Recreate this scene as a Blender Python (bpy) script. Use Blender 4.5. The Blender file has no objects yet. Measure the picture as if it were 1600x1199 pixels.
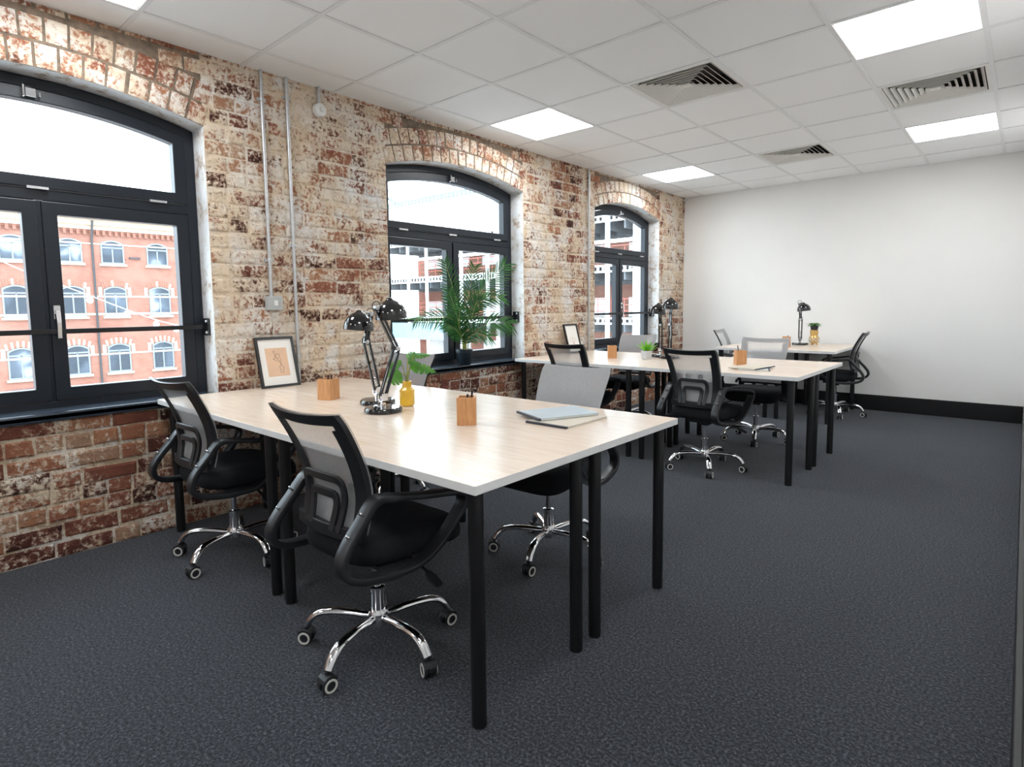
import bpy, bmesh, math, random
from mathutils import Vector, Matrix, noise
random.seed(7)
SC = bpy.context.scene
COL = SC.collection
PI = math.pi

# ------------------------------------------------------------------ camera
CAM = Vector((3.4968, -3.4186, 1.2032)); YAW, PITCH, ROLL = 0.7226, 0.0891, -0.0117
F_PX, PPX, PPY = 909.66, 799.37, 560.31
fw = Vector((-math.sin(YAW)*math.cos(PITCH), math.cos(YAW)*math.cos(PITCH), -math.sin(PITCH)))
rt = Vector((math.cos(YAW), math.sin(YAW), 0)); up = rt.cross(fw)
r2 = rt*math.cos(ROLL)+up*math.sin(ROLL); u2 = -rt*math.sin(ROLL)+up*math.cos(ROLL)
cd = bpy.data.cameras.new('camera'); cam = bpy.data.objects.new('camera', cd); COL.objects.link(cam)
cd.sensor_fit = 'HORIZONTAL'; cd.sensor_width = 36; cd.lens = F_PX/1600*36
cd.shift_x = (800-PPX)/1600; cd.shift_y = -(599.5-PPY)/1600
cd.clip_start = 0.01; cd.clip_end = 300
cam.matrix_world = Matrix(((r2.x, u2.x, -fw.x, CAM.x), (r2.y, u2.y, -fw.y, CAM.y), (r2.z, u2.z, -fw.z, CAM.z), (0, 0, 0, 1)))
SC.camera = cam
def project(p):
    d = Vector(p)-CAM; z = d.dot(fw)
    if z < 0.05: return None
    return PPX+F_PX*d.dot(r2)/z, PPY-F_PX*d.dot(u2)/z, z

# ------------------------------------------------------------------ sky, exposure
W = bpy.data.worlds.new('overcast_sky'); SC.world = W; W.use_nodes = True
bgn = W.node_tree.nodes['Background']
bgn.inputs[0].default_value = (0.78, 0.90, 1.0, 1); bgn.inputs[1].default_value = 5.2
PANEL = 13.0            # radiance of the ceiling LED panels
vs = SC.view_settings
SC.display_settings.display_device = 'sRGB'
vs.view_transform = 'Standard'; vs.look = 'None'; vs.gamma = 1; vs.exposure = 0.62; vs.use_curve_mapping = False

# ------------------------------------------------------------------ materials
def new_mat(name):
    m = bpy.data.materials.new(name); m.use_nodes = True
    nt = m.node_tree; b = nt.nodes['Principled BSDF']
    return m, nt, b
def link(nt, a, b): nt.links.new(a, b)
def N(nt, t, **kw):
    n = nt.nodes.new(t)
    for k, v in kw.items(): setattr(n, k, v)
    return n
def pos(nt): return N(nt, 'ShaderNodeNewGeometry').outputs['Position']
def tnoise(nt, vec, scale, detail=4, rough=.55, dist=0):
    n = N(nt, 'ShaderNodeTexNoise'); n.inputs['Scale'].default_value = scale; n.inputs['Detail'].default_value = detail
    n.inputs['Roughness'].default_value = rough; n.inputs['Distortion'].default_value = dist
    link(nt, vec, n.inputs['Vector']); return n.outputs['Fac']
def mth(nt, op, a, b=None, clamp=False):
    n = N(nt, 'ShaderNodeMath', operation=op); n.use_clamp = clamp
    for i, v in enumerate((a, b)):
        if v is None: continue
        if isinstance(v, (int, float)): n.inputs[i].default_value = v
        else: link(nt, v, n.inputs[i])
    return n.outputs[0]
def mrange(nt, v, a, b, c, d, smooth=False):
    n = N(nt, 'ShaderNodeMapRange'); n.clamp = True
    if smooth: n.interpolation_type = 'SMOOTHSTEP'
    link(nt, v, n.inputs[0])
    for i, x in enumerate((a, b, c, d)): n.inputs[i+1].default_value = x
    return n.outputs[0]
def ramp(nt, fac, stops):
    n = N(nt, 'ShaderNodeValToRGB'); e = n.color_ramp.elements
    while len(e) < len(stops): e.new(.5)
    for i, (p, c) in enumerate(stops): e[i].position = p; e[i].color = (*c, 1)
    link(nt, fac, n.inputs[0]); return n.outputs[0]
def mix(nt, fac, a, b, mode='MIX'):
    n = N(nt, 'ShaderNodeMix', data_type='RGBA', blend_type=mode)
    for s, v in ((n.inputs[0], fac), (n.inputs[6], a), (n.inputs[7], b)):
        if isinstance(v, (int, float)): s.default_value = v
        elif isinstance(v, tuple): s.default_value = (*v, 1)
        else: link(nt, v, s)
    return n.outputs[2]
def bump(nt, b, h, strength=.3, dist=.01):
    n = N(nt, 'ShaderNodeBump'); n.inputs['Strength'].default_value = strength; n.inputs['Distance'].default_value = dist
    link(nt, h, n.inputs['Height']); link(nt, n.outputs[0], b.inputs['Normal'])
def plain(name, col, rough=.5, metal=0, var=.06, scale=30, bmp=0, spec=.5, coat=0):
    m, nt, b = new_mat(name)
    tc = N(nt, 'ShaderNodeTexCoord').outputs['Object']
    f = tnoise(nt, tc, scale)
    lo = tuple(max(0, c*(1-var)) for c in col); hi = tuple(min(1, c*(1+var)) for c in col)
    link(nt, ramp(nt, f, [(.3, lo), (.7, hi)]), b.inputs['Base Color'])
    b.inputs['Roughness'].default_value = rough; b.inputs['Metallic'].default_value = metal
    b.inputs['Specular IOR Level'].default_value = spec; b.inputs['Coat Weight'].default_value = coat
    if bmp: bump(nt, b, f, bmp, .004)
    return m
M = {}
M['black_plastic'] = plain('black_plastic', (.016, .017, .02), .38, bmp=.08, scale=200)
M['black_fabric'] = plain('black_fabric', (.010, .011, .014), .85, scale=260, var=.4, bmp=.3, spec=.25)
M['black_gloss'] = plain('black_gloss_paint', (.006, .006, .007), .08, coat=.6)
M['black_satin'] = plain('black_satin_metal', (.008, .008, .009), .33)
M['frame_grey'] = plain('anthracite_window_paint', (.010, .014, .021), .34, spec=.4)
M['sill_paint'] = plain('anthracite_sill_paint', (.040, .055, .080), .25, coat=.3)
M['chrome'] = plain('chrome', (.80, .80, .82), .09, 1, var=.02)
M['steel'] = plain('galvanised_steel', (.58, .59, .60), .42, .75, var=.1, scale=60)
M['white_plastic'] = plain('white_plastic', (.78, .78, .76), .4, var=.02)
M['grey_box'] = plain('grey_switch_box', (.46, .48, .48), .45, var=.04)
M['castor_white'] = plain('castor_ring', (.72, .70, .66), .4, var=.03)
M['white_wall'] = plain('white_wall_paint', (.83, .82, .80), .75, var=.012, scale=3, bmp=.02)
M['tile'] = plain('ceiling_tile', (.90, .90, .90), .9, var=.012, scale=160, bmp=.12)
M['rail'] = plain('ceiling_rail', (.80, .80, .80), .5, var=.01)
M['vent'] = plain('vent_metal', (.80, .78, .74), .45, var=.02)
M['vent_dark'] = plain('vent_plenum', (.05, .045, .04), .8)
M['baseboard'] = plain('baseboard_black', (.007, .007, .008), .35)
M['white_edge'] = plain('desk_edge_band', (.80, .80, .79), .4, var=.01)
M['pencil_wood'] = None
M['yellow'] = plain('yellow_glaze', (.80, .47, .04), .25, var=.1, coat=.4)
M['gold'] = plain('gold_ornament', (.72, .46, .16), .28, .6, var=.2, scale=60)
M['cement_pot'] = plain('pale_cement_pot', (.62, .62, .63), .7, var=.06, scale=80)
M['soil'] = plain('soil', (.05, .033, .02), .95, scale=120, var=.5, bmp=.6)
M['moss'] = plain('pale_gravel', (.55, .50, .36), .95, scale=120, var=.3, bmp=.6)
M['paper'] = plain('mount_card', (.86, .84, .80), .8, var=.01)
M['art_peach'] = plain('art_peach', (.78, .53, .36), .8, var=.05, scale=12)
M['ink'] = plain('art_ink', (.20, .13, .09), .8)
M['book_blue'] = plain('book_cover_pale_blue', (.50, .60, .66), .3, var=.05, scale=8)
M['book_buff'] = plain('book_cover_buff', (.62, .56, .46), .45, var=.05, scale=8)
M['book_grey'] = plain('book_cover_grey', (.60, .60, .60), .45, var=.05, scale=8)
M['pages'] = plain('book_pages', (.82, .80, .75), .8, var=.03, scale=300)
M['spine'] = plain('book_spine_dark', (.03, .035, .05), .4)
M['white_steel'] = plain('white_painted_steel', (.72, .75, .76), .5, var=.05, scale=4)
M['grey_steel'] = plain('grey_painted_steel', (.20, .24, .28), .5, var=.1, scale=4)
M['deck_dark'] = plain('dark_deck_soffit', (.11, .12, .13), .8, var=.2, scale=2)
M['rust'] = plain('red_oxide_rail', (.42, .12, .09), .7, var=.2)
M['pale_blue'] = plain('pale_blue_panel', (.30, .48, .62), .5, var=.1, scale=1.5)
M['ext_frame'] = plain('far_window_frame', (.20, .22, .24), .5)
M['ext_stone'] = plain('far_stone', (.50, .39, .29), .85, var=.1, scale=3)
M['ext_cream'] = plain('far_cream_brick', (.50, .40, .31), .85, var=.1, scale=3)
M['ext_redbrick'] = plain('far_red_brick_arch', (.27, .115, .08), .85, var=.15, scale=6)
M['pipe_dark'] = plain('far_pipe', (.05, .05, .055), .6)
M['orange_panel'] = plain('orange_door', (.62, .20, .10), .7, var=.1)
M['paving'] = plain('courtyard_paving', (.46, .45, .44), .9, var=.15, scale=.8)
M['gravel_roof'] = plain('grey_slate', (.22, .23, .25), .7)

def m_pencil():
    m, nt, b = new_mat('beech_block')
    tc = N(nt, 'ShaderNodeTexCoord').outputs['Object']
    mp = N(nt, 'ShaderNodeMapping'); mp.inputs['Scale'].default_value = (1, 1, .12); link(nt, tc, mp.inputs[0])
    f = tnoise(nt, mp.outputs[0], 140, 3)
    link(nt, ramp(nt, f, [(.3, (.50, .23, .085)), (.7, (.66, .34, .15))]), b.inputs['Base Color'])
    b.inputs['Roughness'].default_value = .5; return m
M['pencil_wood'] = m_pencil()

def m_desk():
    m, nt, b = new_mat('pale_oak_desktop')
    p = pos(nt)
    mp = N(nt, 'ShaderNodeMapping'); mp.inputs['Scale'].default_value = (1.2, 14, 1); link(nt, p, mp.inputs[0])
    f = tnoise(nt, mp.outputs[0], 5, 6, .65, .4)
    g = tnoise(nt, p, 3.2, 3)
    c = ramp(nt, f, [(.28, (.66, .51, .38)), (.5, (.75, .61, .49)), (.72, (.81, .70, .60))])
    c = mix(nt, mrange(nt, g, .35, .65, 0, .3), c, (.78, .69, .60))
    link(nt, c, b.inputs['Base Color'])
    b.inputs['Roughness'].default_value = .24; b.inputs['Specular IOR Level'].default_value = .5
    bump(nt, b, f, .03, .002); return m
M['desk'] = m_desk()

def m_carpet():
    m, nt, b = new_mat('charcoal_carpet')
    p = pos(nt)
    f = tnoise(nt, p, 330, 2, .7); g = tnoise(nt, p, 110, 3, .6); l = tnoise(nt, p, 1.3, 3)
    s = mth(nt, 'ADD', mth(nt, 'MULTIPLY', f, .45), mth(nt, 'MULTIPLY', g, .55))
    c = ramp(nt, s, [(.36, (.003, .004, .006)), (.47, (.016, .019, .026)), (.56, (.062, .070, .088)), (.68, (.20, .21, .24))])
    c = mix(nt, mrange(nt, l, .35, .65, 0, .35), c, mix(nt, 1.0, c, (.75, .72, .72), 'MULTIPLY'))
    link(nt, c, b.inputs['Base Color']); b.inputs['Roughness'].default_value = .95
    b.inputs['Specular IOR Level'].default_value = .15
    b.inputs['Sheen Weight'].default_value = .15
    bump(nt, b, s, .9, .006); return m
M['carpet'] = m_carpet()

def paint_mask(nt, p, bias_lo, bias_hi):
    """flaking limewash: more of it above the window sills, less under them"""
    sep = N(nt, 'ShaderNodeSeparateXYZ'); link(nt, p, sep.inputs[0]); z = sep.outputs[2]
    big = tnoise(nt, p, 1.7, 3, .5); mid = tnoise(nt, p, 8.5, 5, .65, .3); fine = tnoise(nt, p, 42, 4, .7, .4)
    zone = mrange(nt, z, .62, .95, bias_lo, bias_hi, True)
    topz = mrange(nt, z, 2.05, 2.5, 0, -.05)
    s = mth(nt, 'ADD', mth(nt, 'ADD', mth(nt, 'MULTIPLY', big, .50), mth(nt, 'MULTIPLY', mid, .62)), mth(nt, 'MULTIPLY', fine, .80))
    s = mth(nt, 'ADD', mth(nt, 'ADD', s, zone), topz)
    return mrange(nt, s, .80, 1.10, 0, 1), big, mid, fine, z
def limewash(nt, p, mid, fine):
    lf = tnoise(nt, p, 2.6, 3, .6)
    c = ramp(nt, lf, [(.30, (.78, .77, .76)), (.44, (.77, .70, .61)), (.56, (.72, .58, .42)), (.66, (.78, .76, .73)), (.78, (.68, .52, .34))])
    v = tnoise(nt, p, 19, 5, .7, .8)
    c = mix(nt, mrange(nt, v, .50, .66, .0, .55), c, (.46, .33, .23))
    return mix(nt, mrange(nt, fine, .30, .44, .45, .0), c, (.24, .17, .12))
def coat(nt, mask, red, pale):
    half = mix(nt, .52, red, (.62, .42, .30))
    a = mix(nt, mrange(nt, mask, .22, .50, 0, 1), red, half)
    return mix(nt, mrange(nt, mask, .46, .72, 0, 1), a, pale)
def m_brick():
    m, nt, b = new_mat('limewashed_brick')
    p = pos(nt); mask, big, mid, fine, z = paint_mask(nt, p, -.070, .060)
    at = N(nt, 'ShaderNodeAttribute', attribute_name='tone'); tone = at.outputs['Fac']
    hb = mth(nt, 'SUBTRACT', mth(nt, 'FRACT', mth(nt, 'MULTIPLY', tone, 37.7)), .55)
    mask = mth(nt, 'ADD', mask, mth(nt, 'MULTIPLY', hb, .36), True)
    tn = mth(nt, 'ADD', tone, mth(nt, 'MULTIPLY', mth(nt, 'SUBTRACT', mid, .5), .7))
    red = ramp(nt, tn, [(.05, (.060, .022, .018)), (.25, (.17, .058, .042)), (.5, (.29, .108, .066)), (.75, (.39, .175, .095)), (.95, (.38, .23, .15))])
    soot = mrange(nt, tnoise(nt, p, 5, 4, .6), .60, .74, 0, .75)
    red = mix(nt, soot, red, (.075, .045, .038))
    c = coat(nt, mask, red, limewash(nt, p, mid, fine))
    link(nt, c, b.inputs['Base Color']); b.inputs['Roughness'].default_value = .92; b.inputs['Specular IOR Level'].default_value = .2
    h = mth(nt, 'ADD', mth(nt, 'MULTIPLY', fine, .6), mth(nt, 'MULTIPLY', mask, .35))
    bump(nt, b, h, .9, .012); return m
def m_mortar():
    m, nt, b = new_mat('lime_mortar')
    p = pos(nt); mask, big, mid, fine, z = paint_mask(nt, p, .05, .15)
    base = ramp(nt, tnoise(nt, p, 4, 4, .6), [(.3, (.30, .22, .14)), (.5, (.46, .36, .24)), (.7, (.52, .43, .32))])
    c = coat(nt, mask, base, limewash(nt, p, mid, fine))
    link(nt, c, b.inputs['Base Color']); b.inputs['Roughness'].default_value = .95; b.inputs['Specular IOR Level'].default_value = .15
    bump(nt, b, fine, .8, .010); return m
def m_reveal():
    m, nt, b = new_mat('white_limewashed_reveal')
    p = pos(nt); f = tnoise(nt, p, 14, 5, .65)
    c = ramp(nt, f, [(.33, (.40, .30, .24)), (.43, (.66, .62, .58)), (.52, (.74, .74, .74)), (.75, (.78, .78, .79))])
    link(nt, c, b.inputs['Base Color']); b.inputs['Roughness'].default_value = .9
    bump(nt, b, f, .5, .01); return m
M['cement'] = plain('brown_cement_pointing', (.20, .15, .11), .95, var=.35, scale=25, bmp=.6)
M['brick'] = m_brick(); M['mortar'] = m_mortar(); M['reveal'] = m_reveal()

def m_glass():
    m, nt, b = new_mat('window_glass'); nt.nodes.remove(b)
    out = nt.nodes['Material Output']
    t = N(nt, 'ShaderNodeBsdfTransparent'); t.inputs[0].default_value = (.96, .98, .98, 1)
    g = N(nt, 'ShaderNodeBsdfGlossy'); g.inputs['Roughness'].default_value = .0
    lw = N(nt, 'ShaderNodeLayerWeight'); lw.inputs[0].default_value = .5
    fr = mth(nt, 'ADD', mth(nt, 'MULTIPLY', mth(nt, 'POWER', lw.outputs['Facing'], 5), .5), .025)
    mx = N(nt, 'ShaderNodeMixShader'); link(nt, fr, mx.inputs[0]); link(nt, t.outputs[0], mx.inputs[1]); link(nt, g.outputs[0], mx.inputs[2])
    link(nt, mx.outputs[0], out.inputs[0]); return m
M['glass'] = m_glass()
def m_mesh():
    m, nt, b = new_mat('grey_chair_mesh'); out = nt.nodes['Material Output']
    tc = N(nt, 'ShaderNodeTexCoord').outputs['Object']
    f = tnoise(nt, tc, 300, 2)
    link(nt, ramp(nt, f, [(.3, (.56, .56, .57)), (.7, (.74, .74, .75))]), b.inputs['Base Color'])
    b.inputs['Roughness'].default_value = .8; b.inputs['Specular IOR Level'].default_value = .2
    t = N(nt, 'ShaderNodeBsdfTransparent'); mx = N(nt, 'ShaderNodeMixShader'); mx.inputs[0].default_value = .55
    link(nt, t.outputs[0], mx.inputs[1]); link(nt, b.outputs[0], mx.inputs[2]); link(nt, mx.outputs[0], out.inputs[0]); return m
M['mesh'] = m_mesh()
def m_leaf(name, a, c):
    m, nt, b = new_mat(name)
    tc = N(nt, 'ShaderNodeTexCoord').outputs['Object']; f = tnoise(nt, tc, 14, 3)
    link(nt, ramp(nt, f, [(.3, a), (.7, c)]), b.inputs['Base Color']); b.inputs['Roughness'].default_value = .42
    b.inputs['Transmission Weight'].default_value = 0
    out = nt.nodes['Material Output']; tr = N(nt, 'ShaderNodeBsdfTranslucent'); tr.inputs[0].default_value = (*[min(1, v*1.6) for v in c], 1)
    mx = N(nt, 'ShaderNodeMixShader'); mx.inputs[0].default_value = .3
    link(nt, b.outputs[0], mx.inputs[1]); link(nt, tr.outputs[0], mx.inputs[2]); link(nt, mx.outputs[0], out.inputs[0]); return m
M['palm'] = m_leaf('palm_leaf', (.010, .075, .030), (.09, .26, .06))
M['monstera'] = m_leaf('monstera_leaf', (.02, .12, .03), (.13, .34, .05))
M['succulent'] = m_leaf('succulent_leaf', (.13, .42, .03), (.30, .62, .06))
M['stem'] = plain('plant_stem', (.30, .33, .08), .6, var=.2)
def m_led():
    m, nt, b = new_mat('led_diffuser'); out = nt.nodes['Material Output']; nt.nodes.remove(b)
    e = N(nt, 'ShaderNodeEmission'); e.inputs[0].default_value = (.965, .985, 1, 1); e.inputs[1].default_value = PANEL
    link(nt, e.outputs[0], out.inputs[0]); return m
M['led'] = m_led()
def m_facade():
    m, nt, b = new_mat('far_red_brickwork')
    p = pos(nt); sep = N(nt, 'ShaderNodeSeparateXYZ'); link(nt, p, sep.inputs[0])
    s = mth(nt, 'ADD', sep.outputs[0], sep.outputs[1])
    cmb = N(nt, 'ShaderNodeCombineXYZ'); link(nt, s, cmb.inputs[0]); link(nt, sep.outputs[2], cmb.inputs[1])
    bt = N(nt, 'ShaderNodeTexBrick'); link(nt, cmb.outputs[0], bt.inputs['Vector'])
    bt.inputs['Scale'].default_value = 1; bt.inputs['Brick Width'].default_value = .23; bt.inputs['Row Height'].default_value = .08; bt.inputs['Mortar Size'].default_value = .006
    bt.inputs['Color1'].default_value = (.29, .115, .080, 1); bt.inputs['Color2'].default_value = (.23, .085, .060, 1); bt.inputs['Mortar'].default_value = (.28, .19, .15, 1)
    f = tnoise(nt, p, .9, 4)
    c = mix(nt, mrange(nt, f, .4, .7, 0, .55), bt.outputs[0], (.34, .185, .14))
    link(nt, c, b.inputs['Base Color']); b.inputs['Roughness'].default_value = .9; return m
M['facade'] = m_facade()
def m_farglass():
    m, nt, b = new_mat('far_window_pane')
    p = pos(nt); f = tnoise(nt, p, .55, 2)
    link(nt, ramp(nt, f, [(.45, (.035, .045, .06)), (.60, (.08, .10, .13)), (.72, (.40, .44, .50))]), b.inputs['Base Color'])  # pale end of the ramp paints sky reflections into the panes
    b.inputs['Roughness'].default_value = .15; b.inputs['Specular IOR Level'].default_value = .25; return m
M['farglass'] = m_farglass()

# ------------------------------------------------------------------ mesh helpers
class MB:
    def __init__(s): s.v = []; s.f = []; s.mi = []; s.cur = 0
    def q(s, *idx): s.f.append(tuple(idx)); s.mi.append(s.cur)
    def box(s, x0, x1, y0, y1, z0, z1, mtx=None):
        b = len(s.v)
        for z in (z0, z1):
            for (x, y) in ((x0, y0), (x1, y0), (x1, y1), (x0, y1)):
                p = Vector((x, y, z)); s.v.append(tuple(mtx @ p) if mtx else tuple(p))
        for f in ((3, 2, 1, 0), (4, 5, 6, 7), (0, 1, 5, 4), (1, 2, 6, 5), (2, 3, 7, 6), (3, 0, 4, 7)): s.q(*[b+i for i in f])
        return s
    def sweep(s, path, A, B, closed=False, n=4, caps=True):
        """section with half axes A[i], B[i]; n=4 rectangle, otherwise ellipse of n sides"""
        P = [Vector(p) for p in path]; L = len(P); b = len(s.v)
        if n == 4: ab = [(1, 1), (-1, 1), (-1, -1), (1, -1)]
        else: ab = [(math.cos(2*PI*k/n), math.sin(2*PI*k/n)) for k in range(n)]
        for i in range(L):
            a = Vector(A[i] if isinstance(A, list) else A); c = Vector(B[i] if isinstance(B, list) else B)
            for (u, w) in ab: s.v.append(tuple(P[i]+a*u+c*w))
        for i in range(L if closed else L-1):
            j = (i+1) % L
            for k in range(n):
                k2 = (k+1) % n
                s.q(b+i*n+k, b+i*n+k2, b+j*n+k2, b+j*n+k)
        if caps and not closed:
            s.q(*[b+k for k in range(n)][::-1]); s.q(*[b+(L-1)*n+k for k in range(n)])
        return s
    def tube(s, path, r, n=8, closed=False, caps=True):
        P = [Vector(p) for p in path]; L = len(P)
        R = r if isinstance(r, list) else [r]*L
        A = []; B = []; ref = None
        for i in range(L):
            if closed: t = P[(i+1) % L]-P[i-1]
            else: t = P[min(i+1, L-1)]-P[max(i-1, 0)]
            t.normalize()
            if ref is None: ref = Vector((0, 0, 1)) if abs(t.z) < .9 else Vector((1, 0, 0))
            a = (ref-t*ref.dot(t)).normalized(); c = t.cross(a); ref = a
            A.append(a*R[i]); B.append(c*R[i])
        return s.sweep(P, A, B, closed, n if n != 4 else 5, caps)
    def lathe(s, prof, n=24, c=(0, 0, 0), mtx=None):
        b = len(s.v); L = len(prof)
        for (r, z) in prof:
            for k in range(n):
                a = 2*PI*k/n; p = Vector((c[0]+r*math.cos(a), c[1]+r*math.sin(a), c[2]+z)); s.v.append(tuple(mtx @ p) if mtx else tuple(p))
        for i in range(L-1):
            for k in range(n):
                k2 = (k+1) % n; s.q(b+i*n+k, b+i*n+k2, b+(i+1)*n+k2, b+(i+1)*n+k)
        s.q(*[b+k for k in range(n)][::-1]); s.q(*[b+(L-1)*n+k for k in range(n)])
        return s
    def prism(s, poly, d):
        """poly of 3-D points, extruded by vector d"""
        b = len(s.v); n = len(poly); d = Vector(d)
        for p in poly: s.v.append(tuple(p))
        for p in poly: s.v.append(tuple(Vector(p)+d))
        s.q(*[b+k for k in range(n)][::-1]); s.q(*[b+n+k for k in range(n)])
        for k in range(n): k2 = (k+1) % n; s.q(b+k, b+k2, b+n+k2, b+n+k)
        return s
    def ringprism(s, outer, inner, d, closed=True):
        b = len(s.v); n = len(outer); d = Vector(d)
        for P in (outer, inner):
            for p in P: s.v.append(tuple(p))
        for P in (outer, inner):
            for p in P: s.v.append(tuple(Vector(p)+d))
        for k in range(n if closed else n-1):
            k2 = (k+1) % n
            o, i, O, I = b, b+n, b+2*n, b+3*n
            s.q(o+k, i+k, i+k2, o+k2); s.q(O+k, O+k2, I+k2, I+k)
            s.q(o+k, o+k2, O+k2, O+k); s.q(i+k2, i+k, I+k, I+k2)
        if not closed:
            for k in (0, n-1): s.q(b+k, b+n+k, b+3*n+k, b+2*n+k)
        return s
    def mesh(s, name, mats, smooth=False, bevel=0, angle=40):
        me = bpy.data.meshes.new(name); me.from_pydata(s.v, [], s.f)
        for m in (mats if isinstance(mats, (list, tuple)) else [mats]): me.materials.append(m)
        for p, i in zip(me.polygons, s.mi): p.material_index = i
        bm = bmesh.new(); bm.from_mesh(me)
        bmesh.ops.recalc_face_normals(bm, faces=bm.faces[:])
        if bevel:
            ed = [e for e in bm.edges if len(e.link_faces) == 2 and e.calc_face_angle(0) > .6]
            bmesh.ops.bevel(bm, geom=ed, offset=bevel, segments=2, affect='EDGES', profile=.5, clamp_overlap=True)
        if smooth:
            for f in bm.faces: f.smooth = True
            for e in bm.edges:
                if len(e.link_faces) == 2 and e.calc_face_angle(0) > math.radians(angle): e.smooth = False
        bm.to_mesh(me); bm.free(); return me
    def build(s, name, mats, parent=None, smooth=False, bevel=0, angle=40, loc=None, rz=None):
        return link_obj(name, s.mesh(name, mats, smooth, bevel, angle), parent, loc, rz)
def link_obj(name, me, parent=None, loc=None, rz=None):
    o = bpy.data.objects.new(name, me); COL.objects.link(o)
    if parent is not None: o.parent = parent
    if loc is not None: o.location = loc
    if rz is not None: o.rotation_euler = (0, 0, rz)
    return o
def empty(name, loc=(0, 0, 0), rz=0, parent=None):
    o = bpy.data.objects.new(name, None); COL.objects.link(o); o.location = loc; o.rotation_euler = (0, 0, rz); o.empty_display_size = .1
    if parent is not None: o.parent = parent
    return o
def tag(o, label, cat, group=None, kind=None):
    o['label'] = label; o['category'] = cat
    if group: o['group'] = group
    if kind: o['kind'] = kind
    return o
def struct(o, label=None, cat=None):
    o['kind'] = 'structure'
    if label: o['label'] = label
    if cat: o['category'] = cat
    return o
KIDS = {}
def copy_tree(o, parent=None):
    c = o.copy(); COL.objects.link(c); c.parent = parent
    for ch in list(o.children): copy_tree(ch, c)
    return c
def catmull(pts, n=6, closed=False):
    P = [Vector(p) for p in pts]; L = len(P); out = []
    rng = range(L if closed else L-1)
    for i in rng:
        if closed: a, b, c, d = P[i-1], P[i], P[(i+1) % L], P[(i+2) % L]
        else: a, b, c, d = P[max(i-1, 0)], P[i], P[i+1], P[min(i+2, L-1)]
        for k in range(n):
            t = k/n
            out.append(.5*((2*b)+(c-a)*t+(2*a-5*b+4*c-d)*t*t+(3*b-a-3*c+d)*t**3))
    if not closed: out.append(P[-1])
    return out

# ------------------------------------------------------------------ room shell
XR, YB, YF, H = 3.545, 4.094, -6.6, 2.6188
X1 = .2697; T = .6
def slab(name, m, label, cat, *b):
    return struct(MB().box(*b).build(name, m), label, cat)
slab('floor', M['carpet'], 'charcoal speckled carpet across the whole office', 'floor', -.35, XR+.1, YF-.1, YB+.1, -.1, 0)
slab('wall_back', M['white_wall'], 'plain white end wall behind the furthest desks', 'wall', -.35, XR+.1, YB, YB+.1, 0, 3.0)
slab('wall_right', M['white_wall'], 'white wall at the right edge of the picture', 'wall', XR, XR+.1, YF, YB, 0, 3.0)
slab('wall_front', M['white_wall'], 'white wall behind the camera', 'wall', -.35, XR+.1, YF-.1, YF, 0, 3.0)
struct(MB().box(.002, XR-.021, YB-.021, YB-.001, 0.001, .172).build('baseboard_back', M['baseboard'], bevel=.004), 'tall black skirting board along the white end wall', 'baseboard')
struct(MB().box(XR-.020, XR-.001, YF+.01, YB-.001, 0.001, .172).build('baseboard_right', M['baseboard'], bevel=.004), 'tall black skirting board along the right wall', 'baseboard')

# ---- brick wall with three arched openings
ZS0 = .70
OPEN = [(-3.50, -2.03, 2.225, 2.335), (-.79, .735, 2.240, 2.345), (1.92, 3.385, 2.245, 2.365)]   # y0,y1,spring,peak
XF, XB = -.0055, -.36
def arch(o):
    y0, y1, zs, zp = o; w = (y1-y0)/2; r = zp-zs; R = (w*w+r*r)/(2*r); return (y0+y1)/2, w, R, zp-R
def arch_z(o, y):
    yc, w, R, zc = arch(o); return zc+math.sqrt(max(0, R*R-(y-yc)**2))
NA = 20
wb = MB(); ys = [YF]
for o in OPEN: ys += [o[0], o[1]]
ys.append(YB)
for i in range(0, len(ys), 2): wb.box(XB, XF, ys[i], ys[i+1], 0, 3.0)
for o in OPEN:
    wb.box(XB, XF, o[0], o[1], 0, ZS0-.02)
    ya = [o[0]+(o[1]-o[0])*k/NA for k in range(NA+1)]
    for k in range(NA):
        a, b = ya[k], ya[k+1]; za, zb = arch_z(o, a), arch_z(o, b)
        wb.prism([(XB, a, za), (XB, b, zb), (XB, b, 3.0), (XB, a, 3.0)], (XF-XB, 0, 0))
wl = wb.build('wall_left', [M['mortar'], M['reveal'], M['cement']])
struct(wl, 'exposed brick wall with flaking limewash and three arched windows', 'wall')
for p in wl.data.polygons:                    # inner faces of the openings wear white limewash
    c = p.center; n = p.normal
    for o in OPEN:
        if n.x > .5 and o[0] < c.y < o[1] and c.z > 2.3: p.material_index = 2
        if abs(n.x) < .5 and o[0]-.01 < c.y < o[1]+.01 and c.z > ZS0-.03 and c.z < 2.5 and XB < c.x < XF-.001: p.material_index = 1
bricks = []     # (poly yz of 4 corners CCW, tone)
def tone():
    r = random.random()
    return random.uniform(.0, .22) if r < .2 else random.uniform(.25, .6) if r < .65 else random.uniform(.6, .85) if r < .92 else random.uniform(.88, 1)
PITCH_Z = .0865; JY = .013
nrow = int(H/PITCH_Z)+1
RING = .108
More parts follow.
